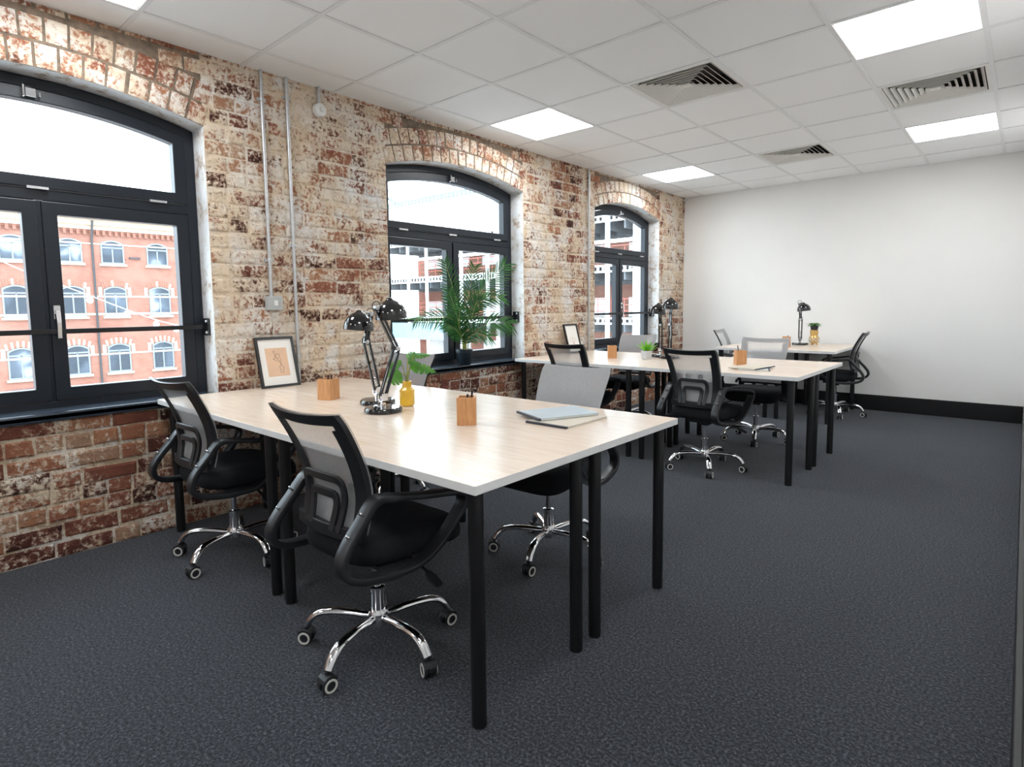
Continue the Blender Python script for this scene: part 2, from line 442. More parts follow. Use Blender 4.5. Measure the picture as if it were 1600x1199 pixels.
def forbidden(z0, z1):
    out = []
    for o in OPEN:
        yc, w, R, zc = arch(o); th = math.asin(w/R); zs = o[2]
        if z0 < ZS0-.06: continue
        if z0 < zs:
            e = max(0, (z1-zs))*math.tan(th)*1.0
            out.append((o[0]-e-.003, o[1]+e+.003)); continue
        Re = R+2*RING+.014
        ztop = zs+(Re-R)*math.cos(th)
        if z1 <= ztop:
            e = (z1-zs)*math.tan(th)+.006; out.append((o[0]-e, o[1]+e)); continue
        d = Re*Re-(z0-zc)**2
        if d > 0:
            hw = min(math.sqrt(d), w+(Re-R)*math.sin(th))+.006; out.append((yc-hw, yc+hw))
    return out
for r in range(nrow):
    z0 = r*PITCH_Z+.006; z1 = min(z0+PITCH_Z-.013, H+.01)
    if z0 < .64 < z1: z1 = min(z1, .674)
    header = (r % 4 == 2)
    fb = sorted(forbidden(z0, z1))
    spans = []; y = YF+.02
    for (a, b) in fb: spans.append((y, a)); y = b
    spans.append((y, YB-.003))
    off = 0 if header else (.11 if r % 2 else 0)
    for (a, b) in spans:
        if b-a < .04: continue
        y = a
        first = True
        while y < b-.03:
            L = (.103 if (header or random.random() < .22) else .215)*random.uniform(.94, 1.06)
            if first and off: L = .105*random.uniform(.9, 1.1)
            first = False
            e = min(y+L, b)
            if b-e < .05: e = b
            dz = .005*math.sin(y*3.1+r*1.7)+random.uniform(-.004, .004)
            bricks.append(([(y, z0+dz), (e+random.uniform(-.004, .004), z0+dz+random.uniform(-.004, .004)), (e+random.uniform(-.004, .004), z1+dz+random.uniform(-.005, .004)), (y, z1+dz+random.uniform(-.005, .002))], tone()))
            y = e+JY*random.uniform(.8, 1.3)
for o in OPEN:                                # two rings of brick on edge over each opening
    yc, w, R, zc = arch(o); th = math.asin(w/R)
    for ring in (0, 1):
        Ra = R+.002+ring*(RING+.014); Rb = Ra+RING
        n = int(2*th*Ra/.088)
        for k in range(n):
            a0 = -th+2*th*k/n+.006/Ra; a1 = -th+2*th*(k+1)/n-.006/Ra
            if random.random() < .12: a1 -= .008/Ra
            P = [(yc+Ra*math.sin(a0), zc+Ra*math.cos(a0)), (yc+Ra*math.sin(a1), zc+Ra*math.cos(a1)), (yc+Rb*math.sin(a1), zc+Rb*math.cos(a1)), (yc+Rb*math.sin(a0), zc+Rb*math.cos(a0))]
            bricks.append((P, (random.randint(12, 34)+random.uniform(.55, .98))/37.7))
def brick_geo(P):
    """nine faces: back edge on the mortar bed, worn arrises, slightly tilted face"""
    cy = sum(p[0] for p in P)/4; cz = sum(p[1] for p in P)/4
    px = random.uniform(-.002, .0035)
    V = []
    for (y, z) in P: V.append((XF-.012, y, z))
    for (y, z) in P: V.append((-.0035+px, y+random.uniform(-.0015, .0015), z+random.uniform(-.0015, .0015)))
    for (y, z) in P:
        dy, dz = cy-y, cz-z
        V.append((px+random.uniform(-.0012, .0012), y+math.copysign(min(.010, abs(dy)*.4), dy)+random.uniform(-.002, .002), z+math.copysign(min(.010, abs(dz)*.4), dz)+random.uniform(-.002, .002)))
    Fc = [(8, 9, 10, 11)]
    for a in (0, 4):
        for k in range(4): k2 = (k+1) % 4; Fc.append((a+k, a+k2, a+4+k2, a+4+k))
    return V, Fc
def vis(P):
    cy = sum(p[0] for p in P)/4; cz = sum(p[1] for p in P)/4
    q = project((0, cy, cz))
    if not q or not (0 < q[0] < 1600 and 0 < q[1] < 1199): return 0
    A = abs((P[1][0]-P[0][0])*(P[3][1]-P[0][1])); cs = abs((Vector((0, cy, cz))-CAM).normalized().x)
    return A*cs/q[2]**2
bricks.sort(key=lambda b: -vis(b[0]))
fv, ff, ft = [], [], []
for i, (P, t) in enumerate(bricks):
    V, Fc = brick_geo(P)
    if i < 296:
        cy = sum(p[0] for p in P)/4; cz = sum(p[1] for p in P)/4
        me = bpy.data.meshes.new('brick'); me.from_pydata([(x, y-cy, z-cz) for (x, y, z) in V], [], Fc)
        at = me.attributes.new('tone', 'FLOAT', 'POINT'); at.data.foreach_set('value', [t]*len(V))
        me.materials.append(M['brick']); link_obj('brick', me, wl, (0, cy, cz))
    else:
        b = len(fv); fv += V; ff += [tuple(b+j for j in f) for f in Fc]; ft += [t]*len(V)
me = bpy.data.meshes.new('far_bricks'); me.from_pydata(fv, [], ff)
at = me.attributes.new('tone', 'FLOAT', 'POINT'); at.data.foreach_set('value', ft); me.materials.append(M['brick'])
fo = link_obj('far_bricks', me, wl); fo['kind'] = 'stuff'

# ---- suspended ceiling
ce = slab('ceiling', M['tile'], 'suspended white ceiling of square tiles in a metal grid', 'ceiling', -.36, XR+.1, YF-.1, YB+.1, 3.0, 3.1)
LED = [(1, 0), (5, 0), (1, 4), (5, 4), (1, -5), (5, -5), (1, -9), (5, -9)]
VENT = [(3, 0), (5, 2), (3, 4)]
def colx(c): return (X1+(c-1)*T, X1+c*T)
NC, R0, R1 = 6, -11, 6
tm = MB().box(-.2985, .2985, -.2985, .2985, .0, .014).mesh('ceiling_tile', M['tile'])
for c in range(0, NC+1):
    xa, xb = colx(c); xa = max(xa, .0); xb = min(xb, XR)
    for r in range(R0, R1+1):
        ya, yb = r*T, min((r+1)*T, YB)
        if (c, r) in LED or (c, r) in VENT: continue
        dz = random.uniform(0, .0012)
        if xb-xa > .59 and yb-ya > .59: link_obj('ceiling_tile', tm, ce, ((xa+xb)/2, (ya+yb)/2, H+.001+dz))
        else: MB().box(xa+.001, xb-.001, ya+.001, yb-.001, H+.001+dz, H+.015).build('ceiling_tile', M['tile'], ce)
for c in range(1, NC+1):
    x = X1+(c-1)*T; MB().box(x-.012, x+.012, YF, YB, H-.0035, H+.0009).build('grid_rail', M['rail'], ce)
for r in range(R0, R1+1):
    for c in range(0, NC+1):
        xa, xb = colx(c); xa = max(xa+.012, .0); xb = min(xb-.012, XR)
        if xb > xa: MB().box(xa, xb, r*T-.012, r*T+.012, H-.0030, H+.0008).build('grid_rail', M['rail'], ce)
MB().box(.0, XR, YB-.018, YB, H-.003, H+.0008).build('edge_rail', M['rail'], ce)

LEDLAB = {(1, 0): 'square LED ceiling panel above the middle window, left row', (5, 0): 'largest LED ceiling panel at the top right of the picture',
          (1, 4): 'furthest LED ceiling panel near the brick wall and end wall', (5, 4): 'LED ceiling panel in the right row nearest the end wall',
          (1, -5): 'LED ceiling panel cut off by the top left picture edge', (5, -5): 'LED ceiling panel just above the camera, right row',
          (1, -9): 'LED ceiling panel behind the camera by the brick wall', (5, -9): 'LED ceiling panel behind the camera by the right wall'}
for (c, r) in LED:
    xa, xb = colx(c); t = empty('ceiling_light_panel', ((xa+xb)/2, r*T+.3, H))
    tag(t, LEDLAB[(c, r)], 'ceiling light', 'LED panels in the ceiling')
    sq = lambda h, z: [(-h, -h, z), (h, -h, z), (h, h, z), (-h, h, z)]
    MB().ringprism(sq(.2985, -.0005), sq(.283, -.0005), (0, 0, .012)).build('frame', M['white_plastic'], t)
    MB().box(-.283, .283, -.283, .283, .001, .008).build('diffuser', M['led'], t)
VLAB = {(3, 0): 'louvred square air vent in the ceiling nearest the camera, left of the two big ones', (5, 2): 'louvred square air vent in the ceiling between the two right-hand light panels', (3, 4): 'small-looking louvred air vent in the ceiling furthest from the camera'}
for (c, r) in VENT:
    xa, xb = colx(c); t = empty('air_vent', ((xa+xb)/2, r*T+.3, H)); tag(t, VLAB[(c, r)], 'air vent', 'four-way ceiling air vents')
    sq = lambda h, z: [(-h, -h, z), (h, -h, z), (h, h, z), (-h, h, z)]
    MB().ringprism(sq(.2985, -.001), sq(.268, -.001), (0, 0, .006)).build('frame', M['vent'], t)
    pl = MB().ringprism(sq(.275, .0055), sq(.270, .0055), (0, 0, .12)); pl.box(-.27, .27, -.27, .27, .12, .125); pl.build('plenum', M['vent_dark'], t)
    for k in range(7):
        h = .262-k*.035
        m = MB(); o1 = sq(h, -.002); i1 = sq(h-.020, .020); m.ringprism(o1, i1, (0, 0, .0025)); m.build('louvre', M['vent'], t)
    MB().box(-.03, .03, -.03, .03, .0, .004).build('centre_plate', M['vent'], t)

# ---- windows
XW0, XW1 = -.150, -.212      # front and back of the outer frame
FRW, SSW = .052, .062
WLAB = ['large arched black-framed window at the left edge, red brick building beyond', 'arched black-framed window in the middle with a palm on its sill', 'arched black-framed window furthest away by the white end wall']
for wi, o in enumerate(OPEN):
    y0, y1, zs, zp = o; yc, w, R, zc = arch(o)
    y0 += .004; y1 -= .004
    win = empty('window_%d' % (wi+1), (XW0, (y0+y1)/2, ZS0)); struct(win, WLAB[wi], 'window')
    iv = Matrix.Translation(-Vector(win.location))
    def B(m, name, mat, par=win, **k):
        m.v = [tuple(Vector(p)-Vector(win.location)) for p in m.v]
        return m.build(name, mat, par, **k)
    zt = 1.775; ztw = .055                       # transom centre and width
    zb = ZS0+.004; D = XW1-XW0
    def outline(inset, zlow, n=18, top=True, ya=None, yb=None):
        a = (y0 if ya is None else ya)+inset; b = (y1 if yb is None else yb)-inset
        Rr = R-.004-inset
        P = [(a, zlow), (b, zlow)]
        for k in range(n+1):
            y = b+(a-b)*k/n; P.append((y, zc+math.sqrt(Rr*Rr-(y-yc)**2)))
        return P
    to3 = lambda P, x: [(x, y, z) for (y, z) in P]
    fr = MB()
    fr.ringprism(to3(outline(0, zb), XW0), to3(outline(FRW, zb+FRW), XW0), (D, 0, 0))
    fr.box(XW1, XW0, y0+FRW-.002, y1-FRW+.002, zt-ztw/2, zt+ztw/2)
    fr.box(XW1, XW0, yc-.022, yc+.022, zb+FRW-.002, zt-ztw/2+.002)
    B(fr, 'outer_frame', M['frame_grey'], bevel=.004)
    xs0, xs1 = XW0+.012, XW1+.012
    # fanlight
    P1 = outline(FRW+.003, zt+ztw/2+.003); P2 = outline(FRW+SSW, zt+ztw/2+SSW)
    f = B(MB().ringprism(to3(P1, xs0), to3(P2, xs0), (xs1-xs0, 0, 0)), 'fanlight_sash', M['frame_grey'], bevel=.004)
    g = MB().prism(to3(P2, -.172), (-.006, 0, 0)); B(g, 'pane', M['glass'], f)
    lt = MB().box(xs0, xs0+.022, yc-.02, yc+.02, zp-FRW-.055, zp-FRW-.015); lt.box(xs0, xs0+.03, yc-.032, yc-.024, zp-FRW-.06, zp-FRW-.005); lt.box(xs0, xs0+.03, yc+.03, yc+.037, zp-FRW-.05, zp-FRW-.03)
    B(lt, 'latch', M['chrome'], f, bevel=.002)
    for fy in (.16, .5, .86):
        yy = y0+(y1-y0)*fy
        B(MB().box(xs0-.001, xs0+.010, yy-.042, yy+.042, zt+ztw/2-.004, zt+ztw/2+.008), 'hinge', M['steel'])
    for (ya, yb) in ((y0+FRW+.003, yc-.008), (yc+.008, y1-FRW-.003)):
        z0_, z1_ = zb+FRW+.003, zt-ztw/2-.003
        rc = lambda d: [(ya+d, z0_+d), (yb-d, z0_+d), (yb-d, z1_-d), (ya+d, z1_-d)]
        s = B(MB().ringprism(to3(rc(0), xs0), to3(rc(SSW), xs0), (xs1-xs0, 0, 0)), 'casement_sash', M['frame_grey'], bevel=.004)
        B(MB().prism(to3(rc(SSW-.004), -.172), (-.006, 0, 0)), 'pane', M['glass'], s)
        if ya > yc-.1:
            hy = ya+SSW*.45; hz = 1.20
            hm = MB().box(xs0, xs0+.012, hy-.014, hy+.014, hz-.035, hz+.035); hm.sweep([(xs0+.03, hy, hz+.01), (xs0+.036, hy, hz-.05), (xs0+.03, hy, hz-.13)], Vector((0, .009, 0)), Vector((.006, 0, 0))); hm.box(xs0+.01, xs0+.032, hy-.009, hy+.009, hz-.008, hz+.012)
            B(hm, 'handle', M['chrome'], s, bevel=.002)
    sm = MB().box(XW0-.002, .026, o[0]+.002, o[1]-.002, ZS0-.020, ZS0+.022); sm.box(-.004, .026, o[0]-.05, o[1]+.012, ZS0-.022, ZS0+.022)
    B(sm, 'window_sill', M['sill_paint'], bevel=.012)
    # safety bar across the reveal
    bar = empty('safety_bar', (-.112, (y0+y1)/2, 1.105))
    tag(bar, ['black safety rail across the large left window', 'black safety rail across the middle window behind the palm', 'black safety rail across the furthest window'][wi], 'rail', 'window safety rails')
    hw = (y1-y0)/2
    MB().box(-.006, .006, -hw+.006, hw-.006, -.0125, .0125).build('bar', M['black_satin'], bar, bevel=.002)
    for sgn in (-1, 1):
        ye = sgn*(hw+.002)
        br = MB().box(-.022, .05, min(ye, ye-sgn*.010), max(ye, ye-sgn*.010), -.05, .05).build('bracket', M['black_satin'], bar, bevel=.003)
        for bz in (-.032, .032):
            MB().lathe([(.009, 0), (.009, .006), (.005, .009)], 10, mtx=Matrix.Translation((.03, ye-sgn*.010, bz)) @ Matrix.Rotation(sgn*PI/2, 4, 'X')).build('bolt', M['steel'], br, smooth=True)

# ------------------------------------------------------------------ outside: courtyard, red brick building, steel gallery
struct(MB().box(-80, -.5, -40, 70, -8.2, -8.0).build('ground', M['paving']), 'grey paved courtyard seen far below the windows', 'ground')
XD = -36.0
bl = empty('brick_building', (XD, 4, -8)); tag(bl, 'red brick mill building with arched windows seen through the left window', 'building')
def BB(m, name, mat, par=bl, org=(XD, 4, -8), **k):
    m.v = [tuple(Vector(p)-Vector(org)) for p in m.v]; return m.build(name, mat, par, **k)
BY0, BY1 = -14, 26
BB(MB().box(XD-8, XD, BY0, BY1, -8, 5.65), 'brick_wall', M['facade'])
cm = MB().box(XD-8, XD+.20, BY0, BY1, 5.75, 5.98); cm.box(XD-8, XD+.38, BY0, BY1, 5.98, 6.25); cm.box(XD-8, XD+.55, BY0, BY1, 6.25, 6.42)
BB(cm, 'cornice', M['ext_stone'])
dn = MB()
y = BY0
while y < BY1: dn.box(XD-.01, XD+.16, y, y+.14, 5.46, 5.76); y += .30
dn.box(XD-.01, XD+.08, BY0, BY1, 5.64, 5.76)
BB(dn, 'dentil_course', M['ext_redbrick'])
BB(MB().box(XD-.01, XD+.03, BY0, BY1, .98, 1.10).box(XD-.01, XD+.03, BY0, BY1, 1.98, 2.08).box(XD-.01, XD+.03, BY0, BY1, -1.30, -1.2).box(XD-.01, XD+.03, BY0, BY1, 4.95, 5.03), 'string_course', M['ext_cream'])
cols = [-6.6, -4.2, -1.9, .1, 2.43, 4.84, 6.85, 9.15, 11.5, 13.8, 16.2]
rows = [(3.90, 5.22), (.93, 2.62), (-2.31, -.66), (-5.6, -3.9)]
for cy in cols:
    for ri, (za, zb_) in enumerate(rows):
        if cy == 2.43 and ri == 3: continue
        w = .57; rise = .18
        def ol(d):
            P = [(cy-w+d, za+d), (cy+w-d, za+d)]
            for k in range(9):
                u = 1-2*k/8; P.append((cy+(w-d)*u, zb_-d-rise*u*u))
            return P
        t3 = lambda P, x: [(x, yy, zz) for (yy, zz) in P]
        m = MB().ringprism(t3(ol(0), XD+.01), t3(ol(.075), XD+.01), (.05, 0, 0))
        m.box(XD+.012, XD+.05, cy-.035, cy+.035, za+.05, zb_-.42); m.box(XD+.012, XD+.05, cy-w+.05, cy+w-.05, zb_-.46, zb_-.38)
        f = BB(m, 'window', M['ext_frame'])
        BB(MB().prism(t3(ol(.06), XD+.005), (.012, 0, 0)), 'pane', M['farglass'], f)
        BB(MB().box(XD, XD+.14, cy-w-.1, cy+w+.1, za-.14, za-.01), 'window_sill', M['ext_stone'], f)
        if ri > 0:                               # arch of alternating red and cream bricks
            m1 = MB(); m2 = MB(); n = 11
            for k in range(n):
                u0 = 1-2*k/n; u1 = 1-2*(k+1)/n-.0
                u1 += .012
                pp = []
                for (u, dd) in ((u0, .02), (u1, .02), (u1, .34), (u0, .34)):
                    s_ = (w+.02)*u*(1+dd*.45); pp.append((XD+.005, cy+s_, zb_+dd-rise*u*u))
                mm = m1 if (k % 2 or ri == 1 and k % 3) else m2
                mm.prism(pp, (.035, 0, 0))
            for m_, n_, t_ in ((m1, 'red_arch_bricks', 'ext_redbrick'), (m2, 'cream_arch_bricks', 'ext_cream')): BB(m_, n_, M[t_], f)['kind'] = 'stuff'
            for s in (-1, 1): BB(MB().box(XD+.005, XD+.035, min(cy+s*(w+.06), cy+s*(w+.24)), max(cy+s*(w+.06), cy+s*(w+.24)), zb_-.52, zb_-.05), 'cream_quoin', M['ext_cream'], f)
for py in (5.88, -3.0, 12.6):
    BB(MB().tube([(XD+.5, py, 6.2), (XD+.12, py, 5.2), (XD+.12, py, -8)], .055, 8), 'downpipe', M['pipe_dark'], smooth=True)
BB(MB().box(XD, XD+.12, 7.95-.28, 7.95+.28, 3.98+.25, 4.07+.25), 'wall_bracket', M['pipe_dark'])
sg = BB(MB().box(XD+.01, XD+.10, 1.86, 3.18, -3.42, -2.86), 'shop_sign', plain('sign_blue', (.05, .07, .13), .5))
lm = MB(); y = 2.12
random.seed(3)
for hgt in (.2, .2, .12, .12, .12, .12, .12, .12, .18):
    wdt = .055 if hgt < .15 else .07
    lm.box(XD+.101, XD+.106, y, y+wdt, -3.12, -3.12+hgt); y += wdt+.03
for (ya, wd) in ((2.14, .12), (2.36, .1), (2.78, .07)): lm.box(XD+.101, XD+.106, ya, ya+wd, -3.32, -3.23)
BB(lm, 'sign_lettering', M['white_plastic'], sg)
random.seed(11)
# festoon lights strung over the courtyard
pts = [(-8, -3.4, 2.85), (-8, -1.866, 1.975), (-8, -1.468, 1.771), (-8, -.789, 1.461), (-8, -.278, 1.226), (-8, .16, 1.041), (-8, .475, .941), (-8, 1.6, .62)]
fe = empty('festoon_string', (-8, -.3, 1.2)); tag(fe, 'string of round white bulbs hanging outside the left window', 'string lights')
rel = [Vector(p)-Vector((-8, -.3, 1.2)) for p in pts]
MB().tube(catmull([tuple(p) for p in rel], 5), .006, 6).build('cable', M['white_plastic'], fe, smooth=True)
bulb = MB().lathe([(.012, .03), (.014, .0), (.035, -.015), (.05, -.05), (.042, -.085), (.02, -.105)], 12).mesh('bulb', M['white_plastic'], True)
for i in (3, 4, 5, 6): link_obj('bulb', bulb, fe, tuple(rel[i]-Vector((0, 0, .02))))

YG = 25.9
ga = empty('steel_gallery', (-22, YG, -8)); tag(ga, 'white steel walkway gallery with pierced beams outside the further windows', 'gallery')
def GB(m, name, mat, par=ga, **k):
    m.v = [tuple(Vector(p)-Vector((-22, YG, -8))) for p in m.v]; return m.build(name, mat, par, **k)
GX0, GX1 = -35.4, -6.0
lev = [(.08, .50), (3.10, 3.55), (6.0, 6.42)]
for (za, zb_) in lev:
    m = MB(); m.box(GX0, GX1, YG, YG+.05, za, za+.11); m.box(GX0, GX1, YG, YG+.05, zb_-.11, zb_)
    x = GX0
    while x < GX1: m.box(x, x+.16, YG, YG+.05, za+.10, zb_-.10); x += .36
    GB(m, 'pierced_beam', M['white_steel'])
    GB(MB().box(GX0, GX1, YG+.06, YG+3.2, zb_-.10, zb_-.02), 'deck', M['deck_dark'])
    m = MB(); x = GX0
    while x < GX1: m.box(x, x+.10, YG+.06, YG+3.2, za-.45, zb_-.10); x += 1.2
    m.box(GX0, GX1, YG+3.0, YG+3.2, za-.6, zb_-.1)
    GB(m, 'deck_joists', M['deck_dark'])
    m = MB()
    for hz in (.35, .7, 1.05): m.box(GX0, GX1, YG+.10, YG+.13, zb_+hz, zb_+hz+.04)
    x = GX0
    while x < GX1: m.box(x, x+.03, YG+.10, YG+.13, zb_, zb_+1.08); x += .9
    GB(m, 'red_railing', M['rust'])
for cx in (-33.0, -30.8, -27.0, -24.4, -21.0, -17.8, -14.8, -13.0, -10.0, -7.0):
    m = MB().box(cx-.13, cx+.13, YG-.12, YG-.02, -8, 9.1)
    GB(m, 'column', M['white_steel'])
m = MB(); m.box(GX0, GX1, YG-.02, YG+.05, 9.06, 9.17); m.box(GX0, GX1, YG-.02, YG+.05, 9.36, 9.48); x = GX0
while x < GX1: m.box(x, x+.18, YG-.02, YG+.05, 9.15, 9.37); x += .42
GB(m, 'roof_beam', M['grey_steel'])
for k in range(7):
    yy = YG-.4-k*1.1; zz = 9.7+k*.33
    GB(MB().box(GX0, GX1, yy, yy+.07, zz, zz+.08), 'roof_purlin', M['grey_steel'])
for k in range(4):
    xx = GX0+1+k*8.5
    GB(MB().sweep([(xx, YG, 9.5), (xx, YG-7.2, 11.7)], Vector((.05, 0, 0)), Vector((0, .02, .09))), 'roof_rafter', M['grey_steel'])
GB(MB().box(-35.2, -27.4, YG-.18, YG-.14, -1.25, .0), 'blue_screen', M['pale_blue'])
gw = empty('rear_brick_wing', (-20, YG+3.4, -8)); tag(gw, 'red brick wing with white bays that also stand in for haze, behind the steel gallery', 'building')
def RB(m, name, mat, par=gw):
    m.v = [tuple(Vector(p)-Vector((-20, YG+3.4, -8))) for p in m.v]; return m.build(name, mat, par)
RB(MB().box(-36, -3, YG+3.4, YG+8, -8, 5.2), 'brick_wall', M['facade'])
for k, cx in enumerate((-33.6, -30.4, -27.2, -24, -20.8, -17.6, -14.4, -11.2, -8)):  # white panels, multiplied to put pale haze over the brick as colour
    for za in (-3.4, -.3, 3.9):
        RB(MB().box(cx-.95, cx+.75, YG+3.3, YG+3.45, za+.5, za+2.0 if za < 3 else 5.1), 'white_haze_bay', M['white_steel'])
RB(MB().box(-14.0, -13.2, YG+3.2, YG+3.36, 1.2, 3.0), 'orange_door', M['orange_panel'])

# ------------------------------------------------------------------ wall fittings
def conduit(y, z0, z1, label, clips):
    t = empty('conduit_pipe', (.016, y, z0)); tag(t, label, 'pipe', 'metal conduits on the brick wall')
    MB().tube([(0, 0, 0), (0, 0, z1-z0)], .0105, 12).build('pipe', M['steel'], t, smooth=True)
    for z in clips:
        c = MB().lathe([(.0135, -.009), (.0145, -.006), (.0145, .006), (.0135, .009)], 12, c=(0, 0, z-z0)); c.box(-.014, -.004, -.026, .026, z-z0-.009, z-z0+.009)
        c.build('clip', M['steel'], t)
conduit(-1.695, 1.283, H+.02, 'thin metal conduit running down to the grey light switch', (2.45, 1.5))
conduit(-1.535, .01, H+.02, 'long metal conduit right of the light switch, reaching below the desk', (2.5, 1.6, .9))
conduit(1.78, .01, H+.02, 'thin metal conduit left of the furthest window', (2.4, 1.5, .9))
t = empty('light_switch', (.006, -1.685, 1.24)); tag(t, 'grey metal light switch box at the foot of a conduit', 'light switch')
MB().box(0, .042, -.048, .048, -.043, .043).build('back_box', M['grey_box'], t, bevel=.004)
MB().box(.042, .046, -.044, .044, -.040, .040).build('face_plate', M['grey_box'], t, bevel=.0015)
MB().box(.046, .052, -.010, .012, -.017, .017).build('rocker', M['white_plastic'], t, bevel=.002)
t = empty('junction_box', (.005, -1.317, 2.475)); tag(t, 'round white conduit junction box just under the ceiling', 'junction box')
MB().lathe([(.042, 0), (.044, .004), (.044, .026), (.038, .036), (.012, .040)], 20, mtx=Matrix.Rotation(PI/2, 4, 'Y')).build('cover', M['white_plastic'], t, smooth=True)
MB().lathe([(.014, .036), (.014, .050), (.010, .054)], 12, mtx=Matrix.Rotation(PI/2, 4, 'Y')).build('screw_cap', M['white_plastic'], t, smooth=True)
MB().tube([(.014, 0, .038), (.014, 0, H-2.475+.02)], .0105, 10).build('short_pipe', M['steel'], t, smooth=True)

# ------------------------------------------------------------------ desks
DH, DT = .73, .026
def make_desk(L, Wd):
    t = empty('desk')
    m = MB().box(-L/2+.0008, L/2-.0008, -Wd/2+.0008, Wd/2-.0008, DH-DT, DH)
    top = m.build('desktop', [M['desk'], M['white_edge']], t, bevel=.0015)
    for p in top.data.polygons: p.material_index = 0 if abs(p.normal.z) > .9 else 1
    for sx in (-1, 1):
        for sy in (-1, 1):
            lx, ly = sx*(L/2-.058), sy*(Wd/2-.058)
            lg = MB().lathe([(.0225, 0.004), (.0225, DH-DT-.006)], 20, c=(lx, ly, 0)).build('leg', M['black_satin'], t, smooth=True)
            MB().lathe([(.021, 0), (.021, .006)], 16, c=(lx, ly, 0)).build('foot', M['black_plastic'], lg)
            MB().box(lx-.032, lx+.032, ly-.032, ly+.032, DH-DT-.008, DH-DT).build('leg_plate', M['black_satin'], lg, bevel=.002)
    return t
da = make_desk(1.2, .6); db = make_desk(.6, 1.2)
DX = .03
desks = []
for gi, y0 in enumerate((-2.36, .555)):
    for iy in (0, 1):
        for ix in (0, 1): desks.append((da, DX+.6+1.2*ix, y0+.3+.6*iy,
            [['front group desk by the brick wall, on the side nearest the camera', 'pale oak desk closest to the camera, at the right of the front group', 'front group desk by the brick wall, on the side away from the camera', 'right-hand desk of the front group carrying the two notebooks'],
             ['middle group desk by the brick wall, on the side nearest the camera', 'middle group desk at the right carrying the pale magazines', 'middle group desk by the brick wall beside the furthest window', 'middle group desk at the right, on the side toward the end wall']][gi][iy*2+ix]))
desks.append((db, 1.23, 3.465, 'left-hand desk of the far pair against the white end wall'))
desks.append((db, 1.83, 3.465, 'right-hand desk of the far pair against the white end wall'))
usedd = set()
for (pr, x, y, lab) in desks:
    o = pr if pr not in usedd else copy_tree(pr); usedd.add(pr)
    o.location = (x, y, 0); tag(o, lab, 'desk', 'pale oak desks on black legs')

# ------------------------------------------------------------------ office chairs
def ypro(z):
    pts = [(.47, -.192), (.52, -.178), (.60, -.165), (.68, -.178), (.76, -.208), (.84, -.250), (.91, -.294)]
    for i in range(len(pts)-1):
        if z <= pts[i+1][0]:
            a, b = pts[i], pts[i+1]; t = (z-a[0])/(b[0]-a[0])
            pa = pts[max(i-1, 0)]; pb = pts[min(i+2, len(pts)-1)]
            m0 = (b[1]-pa[1])/(b[0]-pa[0]); m1 = (pb[1]-a[1])/(pb[0]-a[0]); h = b[0]-a[0]
            return (2*t**3-3*t*t+1)*a[1]+(t**3-2*t*t+t)*h*m0+(-2*t**3+3*t*t)*b[1]+(t**3-t*t)*h*m1
    return pts[-1][1]
ZB0, ZB1 = .495, .885
def bs(u, v, d=0):
    z = ZB0+(ZB1-ZB0)*v; w = .172+.032*v
    k = max(0, (v-.9)/.1); w *= 1-.045*k*k
    z2 = z+.010*u*u*v
    return Vector((u*w, ypro(z)+.024*u*u+d, z2))
